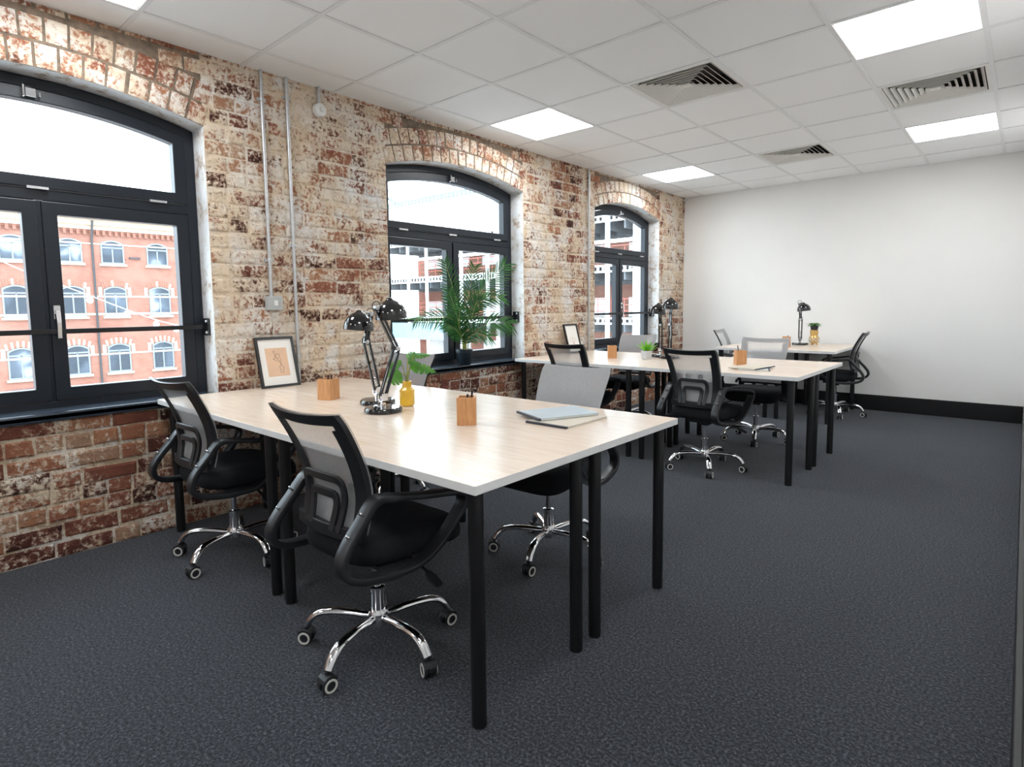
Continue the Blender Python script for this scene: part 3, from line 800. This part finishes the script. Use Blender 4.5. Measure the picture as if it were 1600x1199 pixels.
def make_chair():
    t = empty('office_chair')
    # seat cushion: rounded slab
    m = MB(); nseg = 40
    prof = [(.80, .388), (.93, .392), (.99, .408), (1.0, .430), (.985, .452), (.93, .469), (.80, .477), (.5, .480), (.2, .4805)]
    b = len(m.v)
    for (s, z) in prof:
        for k in range(nseg):
            a = 2*PI*k/nseg; ca, sa = math.cos(a), math.sin(a)
            sx = math.copysign(abs(ca)**.42, ca)*.226*s; sy = math.copysign(abs(sa)**.42, sa)*.225*s
            dz = -.022*max(0, sy-.1)/.12 if sy > .1 else 0
            m.v.append((sx*(1-.16*max(0, -sy-.02)/.2), sy+.03, z+dz))
    L = len(prof)
    for i in range(L-1):
        for k in range(nseg): k2 = (k+1) % nseg; m.q(b+i*nseg+k, b+i*nseg+k2, b+(i+1)*nseg+k2, b+(i+1)*nseg+k)
    m.q(*[b+k for k in range(nseg)]); m.q(*[b+(L-1)*nseg+k for k in range(nseg)])
    m.build('seat', M['black_fabric'], t, smooth=True, angle=60)
    m = MB().box(-.09, .09, -.10, .11, .350, .390); m.lathe([(.036, .322), (.04, .350)], 16)
    m.build('tilt_mechanism', M['black_plastic'], t, bevel=.006)
    m = MB().tube([(.08, .02, .370), (.17, .03, .355), (.245, .03, .325)], .0055, 8); m.sweep([(.235, .03, .328), (.255, .03, .320), (.292, .032, .302)], [Vector((0, .010, 0)), Vector((0, .016, 0)), Vector((0, .012, 0))], Vector((.002, 0, .005)))
    m.build('height_lever', M['black_plastic'], t, smooth=True)
    MB().lathe([(.0135, .215), (.0135, .335)], 16).build('gas_lift', M['chrome'], t, smooth=True)
    sl = MB().lathe([(.024, .118), (.0235, .205), (.0265, .206), (.0265, .222), (.016, .226)], 20).build('gas_lift_sleeve', M['chrome'], t, smooth=True)
    # back
    NU, NV = 24, 24
    bm = bmesh.new(); g = {}
    for i in range(NU+1):
        for j in range(NV+1): g[i, j] = bm.verts.new(bs(-1+2*i/NU, j/NV, -.001))
    for i in range(NU):
        for j in range(NV):
            u = abs(-1+2*(i+.5)/NU); v = (j+.5)/NV
            inner = u < .80-.06*(1-v) and .06 < v < .925
            if not inner: bm.faces.new((g[i, j], g[i+1, j], g[i+1, j+1], g[i, j+1]))
    bmesh.ops.delete(bm, geom=[v for v in bm.verts if not v.link_faces], context='VERTS')
    bmesh.ops.recalc_face_normals(bm, faces=bm.faces[:])
    ex = bmesh.ops.extrude_face_region(bm, geom=bm.faces[:])
    for v_ in ex['geom']:
        if isinstance(v_, bmesh.types.BMVert):
            v_.co.y -= .016; v_.co.x *= .985
    bmesh.ops.recalc_face_normals(bm, faces=bm.faces[:])
    ys_ = [v.co.y for v in bm.verts]
    for f in bm.faces: f.smooth = True
    for e in bm.edges:
        if len(e.link_faces) == 2 and e.calc_face_angle(0) > .7: e.smooth = False
    me = bpy.data.meshes.new('back_frame'); bm.to_mesh(me); bm.free(); me.materials.append(M['black_plastic'])
    link_obj('back_frame', me, t)
    m = MB(); n = 16
    for j in range(n+1):
        for i in range(n+1):
            u = -1.02+2.04*i/n; m.v.append(tuple(bs(u, .01+j/n*1.0, .003)))
    for j in range(n):
        for i in range(n): a = j*(n+1)+i; m.q(a, a+1, a+n+2, a+n+1)
    m.build('mesh_back', M['mesh'], t, smooth=True)
    # lumbar support: crossbar and two nested arches
    d = -.030
    m = MB(); P = [bs(-1+2*k/16, .015, d+.006) for k in range(17)]
    m.sweep(P, Vector((0, 0, .020)), Vector((0, .007, 0)))
    def arch_path(uw, vt, base=.02):
        pts = [(-uw, base), (-uw, vt*.45), (-uw*.97, vt*.78), (-uw*.80, vt*.97), (-uw*.4, vt), (uw*.4, vt), (uw*.80, vt*.97), (uw*.97, vt*.78), (uw, vt*.45), (uw, base)]
        q = catmull([(a, b_, 0) for a, b_ in pts], 4)
        return q
    for (uw, vt, hwid) in ((.62, .45, .012), (.40, .31, .013)):
        q = arch_path(uw, vt); P = [bs(p.x*(1.0-.18*(1-p.y/vt)*1.0+.0), p.y, d) for p in q]
        A = []
        for i in range(len(P)):
            tt = (P[min(i+1, len(P)-1)]-P[max(i-1, 0)]).normalized(); A.append(tt.cross(Vector((0, 1, 0))).normalized()*hwid)
        m.sweep(P, A, Vector((0, .006, 0)))
    m.build('lumbar_support', M['black_plastic'], t, bevel=.002)
    # arms: closed loops from the back round under the seat
    for s in (-1, 1):
        pts = [(.204, -.150, .612), (.204, -.198, .560), (.205, -.248, .505), (.207, -.276, .455), (.211, -.264, .412), (.218, -.205, .386), (.230, -.105, .376), (.240, -.010, .383), (.250, .070, .428), (.256, .135, .490), (.260, .172, .540), (.260, .160, .574), (.258, .095, .590), (.250, .0, .603), (.228, -.10, .618)]
        P = catmull([(s*a, b_, c) for a, b_, c in pts], 4, True)
        A, Bv = [], []
        for i in range(len(P)):
            tt = (P[(i+1) % len(P)]-P[i-1]).normalized(); nrm = Vector((1, 0, 0)).cross(tt).normalized()
            wx = .026 if P[i].y > -.16 else .024
            A.append(Vector((wx, 0, 0))); Bv.append(nrm*(.009 if P[i].y > -.1 else .012))
        ar = MB().sweep(P, A, Bv, True, 4).build('armrest', M['black_plastic'], t, smooth=True, bevel=.005)
        for k, (yy, zz, xx) in enumerate(((-.183, .588, .204), (-.230, .530, .205))):
            MB().lathe([(.008, 0), (.008, .004), (.004, .006)], 10, mtx=Matrix.Translation((s*xx, yy-.016, zz)) @ Matrix.Rotation(PI/2+.6, 4, 'X')).build('bolt', M['chrome'], ar, smooth=True)
        MB().box(min(s*.08, s*.245), max(s*.08, s*.245), -.13, -.02, .378, .389).build('arm_bracket', M['black_plastic'], t)
    # five-star base
    MB().lathe([(.020, .078), (.034, .086), (.036, .128), (.030, .138)], 20).build('hub', M['chrome'], t, smooth=True)
    lp = catmull([(.028, 0, .112), (.10, 0, .121), (.17, 0, .123), (.215, 0, .116), (.245, 0, .096), (.266, 0, .066)], 4)
    A = []; Bv = []
    for i in range(len(lp)):
        tt = (lp[min(i+1, len(lp)-1)]-lp[max(i-1, 0)]).normalized(); wv = .013+.005*min(1, lp[i].x/.2)
        A.append(Vector((0, wv, 0))); Bv.append(Vector((0, 1, 0)).cross(tt)*.0125)
    legm = MB().sweep(lp, A, Bv, False, 10).mesh('base_leg', M['chrome'], True)
    RX = Matrix.Rotation(PI/2, 4, 'X')
    hm = MB(); hm.lathe([(.008, .050), (.008, .066)], 10)
    hous = [(math.cos(a)*.030, math.sin(a)*.030+.027) for a in [PI*k/8 for k in range(9)]]
    hm.prism([(x, -.006, z) for (x, z) in hous], (0, .012, 0))
    hm.prism([(x*.98, -.022, z*.98+.002) for (x, z) in hous[1:-1]], (0, .044, 0))
    hmesh = hm.mesh('castor', M['black_plastic'], bevel=.002)
    whm = MB()
    wm = MB().lathe([(.010, -.0075), (.022, -.0075), (.0258, -.004), (.0258, .004), (.022, .0075), (.010, .0075)], 20, mtx=RX).mesh('wheel', M['black_plastic'], True)
    rm = MB(); nn = 20
    for rr, yy in ((.0205, 0), (.0145, 0)): pass
    oo = [(math.cos(2*PI*k/nn)*.0222, 0, math.sin(2*PI*k/nn)*.0222) for k in range(nn)]; ii = [(x*.70, y_, z*.70) for (x, y_, z) in oo]
    rmesh = MB().ringprism(oo, ii, (0, .0022, 0)).mesh('wheel_ring', M['castor_white'])
    random.seed(21)
    for k in range(5):
        a = 2*PI*k/5
        link_obj('base_leg', legm, t, rz=a)
        ca = empty('x') if 0 else link_obj('castor', hmesh, t, (.270*math.cos(a), .270*math.sin(a), 0), random.uniform(-.6, .6)+a)
        for s in (-1, 1):
            link_obj('wheel', wm, ca, (0, s*.0145, .026))
            link_obj('wheel_ring', rmesh, ca, (0, .0218 if s > 0 else -.0240, .026))
    return t
chair = make_chair()
BASE = ('base_leg', 'castor')
CH = [  # x, y, facing (deg, 0 = +Y), base phase (deg, world), label
 (1.82, -2.25, 1, 0, 'mesh office chair nearest the camera, its back toward the camera'),
 (.62, -2.235, 3, 8, 'mesh office chair beside the brick wall under the large left window'),
 (1.80, -1.235, 182, 0, 'grey mesh chair facing the camera across the front desks, behind the notebooks'),
 (.43, -1.17, 184, 20, 'grey mesh chair mostly hidden behind the yellow vase'),
 (1.775, .67, -4, 12, 'mesh office chair at the right of the middle desks, back toward the camera'),
 (.66, .70, 0, 30, 'black-framed mesh chair before the middle desks, left, near the framed print'),
 (1.765, 1.785, 184, -2, 'grey mesh chair on the far side of the middle desks, right end'),
 (.47, 1.80, 182, 10, 'grey mesh chair under the furthest window behind the succulent'),
 (2.005, 3.52, 94, 5, 'mesh chair seen from the side at the right of the far desks'),
 (.96, 3.60, -84, 15, 'mesh chair at the left of the far desks near the brick corner'),
]
for i, (x, y, fa, ph, lab) in enumerate(CH):
    o = chair if i == 0 else copy_tree(chair)
    o.location = (x, y, 0); o.rotation_euler = (0, 0, math.radians(fa))
    tag(o, lab, 'chair', 'black and grey mesh office chairs')
    for c in o.children:
        nm = c.name.split('.')[0]
        if nm in BASE and not c.get('_p'):
            rot = math.radians(ph-fa)
            if i == 0: c['a0'] = c.rotation_euler.z; c['l0'] = list(c.location)
            l0 = Vector(c['l0']); c.location = Matrix.Rotation(rot, 3, 'Z') @ l0
            c.rotation_euler = (0, 0, c['a0']+rot)

# ------------------------------------------------------------------ desk lamps (arms move in the local y-z plane)
def make_lamp(loc, rz, elbow, joint, tip, label):
    t = empty('desk_lamp', loc, rz); tag(t, label, 'desk lamp', 'black swing-arm desk lamps')
    MB().lathe([(.080, 0), (.086, .004), (.086, .016), (.080, .024), (.02, .027)], 32).build('base', M['black_gloss'], t, smooth=True)
    m = MB().lathe([(.012, .024), (.012, .052), (.009, .056)], 14); m.box(-.017, -.013, -.014, .014, .046, .085); m.box(.013, .017, -.014, .014, .046, .085); m.box(-.017, .017, -.014, .014, .046, .052)
    m.build('swivel_bracket', M['chrome'], t)
    e = Vector((0, *elbow)); j = Vector((0, *joint)); s0 = Vector((0, 0, .072))
    def rods(a, b, sp, name, wid):
        d = (b-a).normalized(); n = Vector((1, 0, 0)).cross(d)
        m = MB()
        for k in (-1, 1):
            o = n*(sp*k)
            m.sweep([a+o, b+o], Vector((wid, 0, 0)), n*.0055)
        m.build(name, M['black_gloss'], t, bevel=.0015)
        m = MB(); q = [a+(b-a)*(.06+.34*k/40)+Vector((.012*math.cos(k*1.57), 0, 0))*.35+n*.0045*math.sin(k*1.57) for k in range(41)]
        m.tube(q, .0016, 5); m.build('spring', M['chrome'], t)
    rods(s0, e, .015, 'lower_arm', .006); rods(e, j, .009, 'upper_arm', .0055)
    for (c, nm) in ((e, 'elbow_joint'), (j, 'head_joint')):
        MB().lathe([(.008, -.013), (.0105, -.012), (.0105, .012), (.008, .013)], 14, mtx=Matrix.Translation(c) @ Matrix.Rotation(PI/2, 4, 'Y')).build(nm, M['steel'], t, smooth=True)
        q = [c+Vector((0, .022*math.cos(a), .022*math.sin(a)+.006)) for a in [2*PI*k/14 for k in range(14)]]
        MB().tube(q, .0022, 5, True).build('cable_loop', M['black_plastic'], t, smooth=True)
    c = Vector((0, *tip)); d = (c-j)
    MB().tube([j, j+Vector((0, d.y*.4, .012)), c+Vector((0, 0, .055))], .0055, 8).build('neck', M['chrome'], t, smooth=True)
    mt = Matrix.Translation(c) @ Matrix.Rotation(.10*(1 if d.y > 0 else -1), 4, 'X')
    Rr = .071; prof = [(.006, .080), (.013, .078), (.016, .0715)]+[(Rr*math.sin(a), -.006+Rr*1.08*math.cos(a)) for a in [.32+(PI/2-.32)*k/8 for k in range(9)]]+[(Rr*1.0, -.016)]
    m = MB(); b = 0; n = 32
    m2 = prof+[(r*.975, z-.001) for (r, z) in prof[::-1][:-3]]+[(.012, .066)]
    m.lathe(m2, n, mtx=mt); m.build('shade', M['black_gloss'], t, smooth=True, angle=50)
    MB().lathe([(.008, .045), (.020, .03), (.026, .012), (.018, -.006), (.004, -.012)], 14, mtx=mt).build('bulb', M['white_plastic'], t, smooth=True)
Z = DH
make_lamp((1.105, -1.715, Z), PI, (.055, .31), (.025, .445), (.095, .385), 'black desk lamp on the front desks with its dome turned left')
make_lamp((1.315, -1.835, Z), 0, (.085, .285), (-.020, .475), (.060, .440), 'black desk lamp on the front desks with its dome turned right, behind the other dome')
make_lamp((1.02, 1.44, Z), PI/2, (.0, .29), (.015, .44), (.03, .41), 'black desk lamp on the middle desks, its lower dome next to the window')
make_lamp((1.16, 1.34, Z), PI/2-.3, (.0, .30), (-.01, .50), (.0, .455), 'black desk lamp on the middle desks, its dome the higher and right one')
make_lamp((1.585, 3.72, Z), -PI/2, (.0, .29), (-.015, .475), (.03, .40), 'black desk lamp on the far desks against the white wall')

# ------------------------------------------------------------------ small things on the desks
def pencil_block(x, y, rz, label, pens, s=.038, h=.112):
    t = empty('pencil_holder', (x, y, Z), math.radians(rz)); tag(t, label, 'pencil holder', 'wooden block pencil holders')
    sq = lambda q, z: [(-q, -q, z), (q, -q, z), (q, q, z), (-q, q, z)]
    MB().ringprism(sq(s, .0), sq(s-.008, .0), (0, 0, h)).build('body', M['pencil_wood'], t, bevel=.0012)
    MB().box(-s+.0075, s-.0075, -s+.0075, s-.0075, .0, .012).build('bottom', M['pencil_wood'], t)
    for k, (dx, dy, tl, plab) in enumerate(pens):
        a = Vector((x+dx*.4, y+dy*.4, Z+.0155)); b = Vector((x+dx, y+dy, Z+tl))
        p = empty('pen', a); tag(p, plab, 'pen', 'black pens in the pencil holders')
        d = b-a
        MB().tube([(0, 0, 0), tuple(d*.86)], .0035, 8).build('barrel', M['black_plastic'], p, smooth=True)
        MB().tube([tuple(d*.80), tuple(d)], .0042, 8).build('cap', M['black_plastic'], p, smooth=True)
pencil_block(.775, -1.785, 22, 'wooden pencil block near the framed print on the front desks', [(.016, .012, .130, 'black pen at the right in the pencil block near the framed print'), (-.016, .010, .126, 'black pen at the left in the pencil block near the framed print')], .040, .108)
pencil_block(1.815, -1.79, 42, 'largest wooden pencil block, right of the yellow vase on the front desks', [(.018, .016, .138, 'black pen leaning right in the largest pencil block'), (-.010, .016, .119, 'short black pen barely showing in the largest pencil block')])
pencil_block(.72, 1.10, 38, 'wooden pencil block before the furthest window on the middle desks', [(-.014, .006, .135, 'black pen in the pencil block before the furthest window')])
pencil_block(1.84, 1.16, 38, 'wooden pencil block beside the chair back on the middle desks, right', [(-.014, -.016, .150, 'black pen leaning left in the right-hand middle pencil block')])
pencil_block(1.56, 3.30, 10, 'wooden pencil block on the far desks left of the lamp', [(.010, .010, .125, 'black pen in the pencil block on the far desks')])

def picture(x, y, w, h, lean, label, art):
    t = empty('framed_print', (x, y, Z+.0005)); tag(t, label, 'picture', 'framed prints leaning on the brick wall')
    R = Matrix.Rotation(-lean, 4, 'Y')           # leans toward -X
    def P(m, name, mat, par=t, **k):
        m.v = [tuple(R @ Vector(p)) for p in m.v]; return m.build(name, mat, par, **k)
    rc = lambda d, xx: [(xx, -w/2+d, d), (xx, w/2-d, d), (xx, w/2-d, h-d), (xx, -w/2+d, h-d)]
    P(MB().ringprism(rc(0, 0), rc(.016, 0), (-.018, 0, 0)), 'frame', M['black_satin'], bevel=.0015)
    P(MB().box(-.016, -.008, -w/2+.012, w/2-.012, .012, h-.012), 'mount', M['paper'])
    if art == 1:
        a = P(MB().box(-.008, -.0074, -w*.28, w*.28, h*.22, h*.78), 'print', M['art_peach'])
        ln = MB(); bx = -.0070
        def stroke(pts): ln.sweep([(bx, u*w, v*h) for (u, v) in pts], Vector((.0003, 0, 0)), Vector((0, .0009, .0005)))
        stroke([(.05, .28), (.04, .42)]); stroke([(.12, .28), (.13, .42)]); stroke([(.04, .42), (.13, .42)]); stroke([(.05, .28), (.12, .28)])
        stroke([(.085, .42), (.05, .52), (-.03, .60), (-.06, .70)]); stroke([(.085, .42), (.09, .55), (.06, .64)]); stroke([(.06, .50), (-.02, .52), (-.08, .56)])
        for (u, v) in ((-.06, .71), (.06, .65), (-.08, .57), (-.03, .61), (.02, .57), (.0, .66)):
            stroke([(u-.03, v), (u, v+.02), (u+.03, v), (u, v-.02), (u-.03, v)])
        P(ln, 'line_drawing', M['ink'], a)
    else:
        ln = MB(); bx = -.0075
        def stroke(pts, c=.0012): ln.sweep([(bx, u*w, v*h) for (u, v) in pts], Vector((.0003, 0, 0)), Vector((0, c, c*.6)))
        stroke([(-.22, .50), (-.20, .42), (-.08, .41), (0, .45), (.08, .41), (.20, .42), (.22, .50)]); stroke([(-.03, .50), (0, .54), (.03, .50), (0, .46), (-.03, .50)])
        stroke([(-.05, .40), (-.03, .28)], .002); stroke([(.06, .40), (.05, .30)], .003); stroke([(-.12, .50), (-.13, .56)]); stroke([(.12, .50), (.13, .56)]); stroke([(-.04, .60), (.04, .60)])
        P(ln, 'line_drawing', plain('art_ochre', (.45, .26, .12), .8))
picture(.115, -1.70, .245, .315, .26, 'black-framed peach flower print leaning on the wall near the left window', 1)
picture(.125, 1.395, .225, .300, .26, 'smaller-looking black-framed white print between the middle and furthest windows', 2)

def book(x, y, w, l, th, rz, z, cover, label, spine=True):
    t = empty('notebook', (x, y, Z+z), math.radians(rz)); tag(t, label, 'notebook', 'notebooks on the desks')
    MB().box(-w/2+.002, w/2-.002, -l/2+.002, l/2-.003, .0015, th-.0015).build('pages', M['pages'], t)
    MB().box(-w/2, w/2, -l/2, l/2, 0, .0015).build('cover', cover, t)
    MB().box(-w/2, w/2, -l/2, l/2, th-.0015, th).build('cover', cover, t)
    m = MB().box(-w/2-.002, -w/2+.010, -l/2, l/2, -.0000, th+.0012); m.build('spine', M['spine'], t, bevel=.001)
book(2.093, -1.482, .290, .205, .008, 90, 0, M['book_buff'], 'buff notebook lying under the pale blue one on the front desks')
book(2.005, -1.432, .290, .205, .009, 67, .0095, M['book_blue'], 'pale blue notebook lying on top of the buff one')
book(2.03, .905, .21, .29, .006, 200, 0, M['book_grey'], 'pale grey magazine lying on the middle desks near the right edge')
book(2.01, .925, .21, .29, .006, 172, .0075, M['book_buff'], 'buff magazine lying on top of the pale grey one')

# yellow bottle vase with a monstera cutting
vx, vy = 1.275, -1.665
t = empty('yellow_vase', (vx, vy, Z)); tag(t, 'yellow ribbed bottle vase beside the desk lamps', 'vase')
MB().lathe([(.026, 0), (.033, .004), (.036, .012), (.036, .070), (.033, .080), (.024, .090), (.022, .096), (.0225, .118), (.024, .121), (.020, .121), (.019, .098), (.004, .095)], 8).build('bottle', M['yellow'], t, bevel=.001)
MB().lathe([(.0365, .072), (.038, .075), (.0365, .078)], 8).build('shoulder_band', M['yellow'], t)
t = empty('monstera_cutting', (vx, vy, Z+.0965)); tag(t, 'green monstera cutting standing in the yellow vase', 'plant')
def leaf_monstera(par, base, tip, width, nrm):
    base = Vector(base); tip = Vector(tip); ax = (tip-base); L = ax.length; ax.normalize(); side = ax.cross(Vector(nrm)).normalized(); n = side.cross(ax)
    m = MB(); K = 26
    out = []
    for s in (1, -1):
        prev = None
        for k in range(K+1):
            u = k/K; w = width*math.sin(PI*min(1, u*.97+.03)**.72)**.8
            if k > 5 and k % 5 in (0,) and k < 23: w *= .38
            fold = -.15*w*w/width+.0
            p = base+ax*(L*u)+side*(s*w)+n*(fold-.10*L*u*u)
            q = base+ax*(L*u)+n*(-.10*L*u*u)
            i = len(m.v); m.v += [tuple(q), tuple(p)]
            if prev is not None: m.q(prev, prev+1, i+1, i)
            prev = i
    m.build('leaf', M['monstera'], par, smooth=True)
MS = [((.030, .022, .150), (.085, .080, .155), .034, (.2, -.4, 1)), ((.020, .010, .10), (.115, .090, .075), .038, (.3, -.5, .8)),
      ((-.010, -.02, .11), (-.075, -.06, .10), .036, (.4, -.5, .8)), ((-.01, -.03, .07), (-.055, -.085, .02), .048, (.75, -.6, .3)),
      ((.015, .0, .12), (.06, .045, .11), .026, (.2, -.5, .9)), ((.0, .01, .13), (.02, .04, .165), .030, (.5, -.6, .6))]
for b_, tp, wd, nr in MS:
    q = catmull([(b_[0]*.05, b_[1]*.05, -.0), (b_[0]*.25, b_[1]*.25, .05), b_], 5)
    MB().tube(q, .0022, 6).build('stem', M['stem'], t, smooth=True)
    leaf_monstera(t, b_, tp, wd, nr)

# succulent
t = empty('potted_succulent', (1.02, 1.18, Z)); tag(t, 'bright green succulent in a pale cement pot on the middle desks', 'plant')
MB().lathe([(.042, 0), (.046, .003), (.056, .074), (.050, .074), (.047, .060), (.004, .060)], 6).build('pot', M['cement_pot'], t, bevel=.003)
MB().lathe([(.047, .058), (.045, .064), (.003, .066)], 12).build('soil', M['soil'], t)
random.seed(5)
for k in range(15):
    a = k*2.4; el = .25+.9*(k/15); r0 = .012
    d = Vector((math.cos(a)*math.cos(el), math.sin(a)*math.cos(el), math.sin(el))); L = random.uniform(.085, .115)
    pts = [Vector((0, 0, .064))+d*(L*u)+Vector((0, 0, .015*u*u)) for u in (0, .2, .45, .7, .9, 1)]
    sd = Vector((-math.sin(a), math.cos(a), 0)); nn = d.cross(sd)
    A = [sd*w for w in (.006, .011, .012, .009, .004, .0006)]; Bv = [nn*w for w in (.003, .004, .004, .003, .0015, .0004)]
    MB().sweep(pts, A, Bv, False, 8).build('leaf', M['succulent'], t, smooth=True)

# gold openwork planter on the far desks
gx, gy = 1.71, 3.80
t = empty('gold_planter', (gx, gy, Z)); tag(t, 'gold openwork ornament stand on the far desks beside the lamp', 'ornament')
for k in range(3): MB().tube([(.034*math.cos(2.09*k), .034*math.sin(2.09*k), 0), (.030*math.cos(2.09*k), .030*math.sin(2.09*k), .02)], .008, 8).build('foot', M['gold'], t, smooth=True)
MB().lathe([(.030, .016), (.046, .03), (.054, .06), (.048, .09), (.036, .105), (.038, .112), (.044, .14), (.042, .165), (.034, .168), (.030, .15), (.004, .15)], 20).build('body', M['gold'], t, smooth=True)
for k in range(7):
    a = k*2*PI/7
    q = [Vector((.054*math.cos(a+.32*math.cos(b)), .054*math.sin(a+.32*math.cos(b)), .061+.020*math.sin(b))) for b in [2*PI*j/12 for j in range(12)]]
    MB().tube(q, .004, 6, True).build('ring', M['castor_white'], t, smooth=True)
t = empty('small_fern', (gx, gy, Z+.1695)); tag(t, 'small trailing green plant in a black pot on the gold ornament', 'plant')
MB().lathe([(.036, 0), (.045, .05), (.041, .05), (.038, .042), (.004, .042)], 18).build('pot', M['black_plastic'], t, smooth=True)
for k in range(16):
    a = k*2.4; L = .05+.035*((k*7) % 5)/5
    pts = [Vector((.02*math.cos(a), .02*math.sin(a), .04)), Vector((.6*L*math.cos(a), .6*L*math.sin(a), .075)), Vector(((L+.02)*math.cos(a), (L+.02)*math.sin(a), .055-.02*(k % 2)))]
    q = catmull(pts, 4); sd = Vector((-math.sin(a), math.cos(a), 0))
    MB().sweep(q, [sd*(.010*math.sin(PI*min(.98, .1+i/(len(q)-1)*.9))) for i in range(len(q))], Vector((0, 0, .0008))).build('leaf', M['monstera'], t, smooth=True)

# palm on the middle window sill
px_, py_ = -.030, -.02
t = empty('potted_palm', (px_, py_, ZS0+.0225)); tag(t, 'tall palm in a dark pot on the middle window sill', 'plant')
MB().lathe([(.052, 0), (.055, .003), (.066, .100), (.072, .101), (.073, .128), (.066, .128), (.064, .112), (.004, .112)], 28).build('pot', plain('dark_teal_pot', (.012, .022, .030), .35), t, smooth=True)
MB().lathe([(.064, .108), (.05, .117), (.003, .119)], 16).build('gravel', M['moss'], t)
RT = Vector((.75, .66, 0)); TW = Vector((.66, -.75, 0))      # along and across the picture, roughly
def frond(ctrl, l0, nleaf, seed, start=.32, droop=.25):
    rnd = random.Random(seed)
    C = [RT*a+TW*max(b, (.0-.75*a)/.66)+Vector((0, 0, c)) for (a, b, c) in ctrl]
    q = catmull([tuple(p) for p in C], 8); n = len(q)
    rf = MB().tube(q, [.0045*(1-.75*i/(n-1)) for i in range(n)], 6).build('frond_stem', M['stem'], t, smooth=True)
    m = MB()
    for k in range(nleaf):
        u = start+(1-start)*k/(nleaf-1); i = min(n-2, int(u*(n-1))); f = u*(n-1)-i
        p = q[i].lerp(q[i+1], f); tg = (q[i+1]-q[i]).normalized()
        sd = tg.cross(TW)*.9+tg.cross(Vector((0, 0, 1)))*.35
        sd.normalize(); nu = sd.cross(tg)
        ll = l0*(.45+.55*math.sin(PI*min(1, .18+.75*(u-start)/(1-start))))*rnd.uniform(.9, 1.08)
        for s in (-1, 1):
            d = (sd*s*(.74-.30*(u-start))+tg*(.62+.35*(u-start))+nu*rnd.uniform(-.30, .35)).normalized()
            P = [p+d*(ll*v)+Vector((0, 0, -droop*ll*v*v)) for v in (0, .2, .5, .8, 1)]
            wd = (d.cross(nu)).normalized()
            m.sweep(P, [wd*w for w in (.0020, .0050, .0048, .0030, .0004)], nu*.0004)
    m.build('frond_leaflets', M['palm'], rf, smooth=False)
FR = [([(0, 0, .11), (-.01, .02, .35), (-.06, .03, .58), (-.13, .03, .84)], .17, 22, 1, .30),
      ([(.01, 0, .11), (.02, .02, .36), (.10, .03, .54), (.22, .03, .68), (.35, .02, .82)], .20, 24, 2, .34),
      ([(0, 0, .11), (.01, .03, .34), (.05, .04, .58), (.10, .04, .80)], .16, 20, 3, .36),
      ([(-.01, 0, .11), (-.02, .05, .28), (-.10, .10, .39), (-.22, .12, .41), (-.34, .13, .385)], .14, 20, 4, .36),
      ([(.03, .0, .11), (.05, .04, .22), (.14, .09, .31), (.26, .11, .35), (.38, .11, .34)], .17, 23, 5, .30),
      ([(.0, .0, .11), (.02, .05, .32), (.09, .08, .48), (.20, .09, .55), (.32, .07, .56)], .15, 20, 6, .34),
      ([(.0, .0, .11), (-.01, .06, .26), (-.05, .10, .42), (-.10, .11, .60)], .16, 20, 7, .25),
      ([(.02, .0, .11), (.03, .05, .20), (.10, .12, .26), (.22, .16, .24)], .14, 18, 8, .25),
      ([(.0, .0, .11), (-.01, .05, .22), (-.03, .12, .34), (-.01, .15, .48)], .16, 20, 9, .2),
      ([(.01, .0, .11), (.03, .05, .24), (.08, .09, .40), (.12, .11, .54)], .15, 20, 10, .2),
      ([(.0, .0, .11), (-.01, .06, .22), (-.06, .12, .30), (-.12, .14, .34)], .13, 17, 11, .25)]
for f in FR: frond(*f)
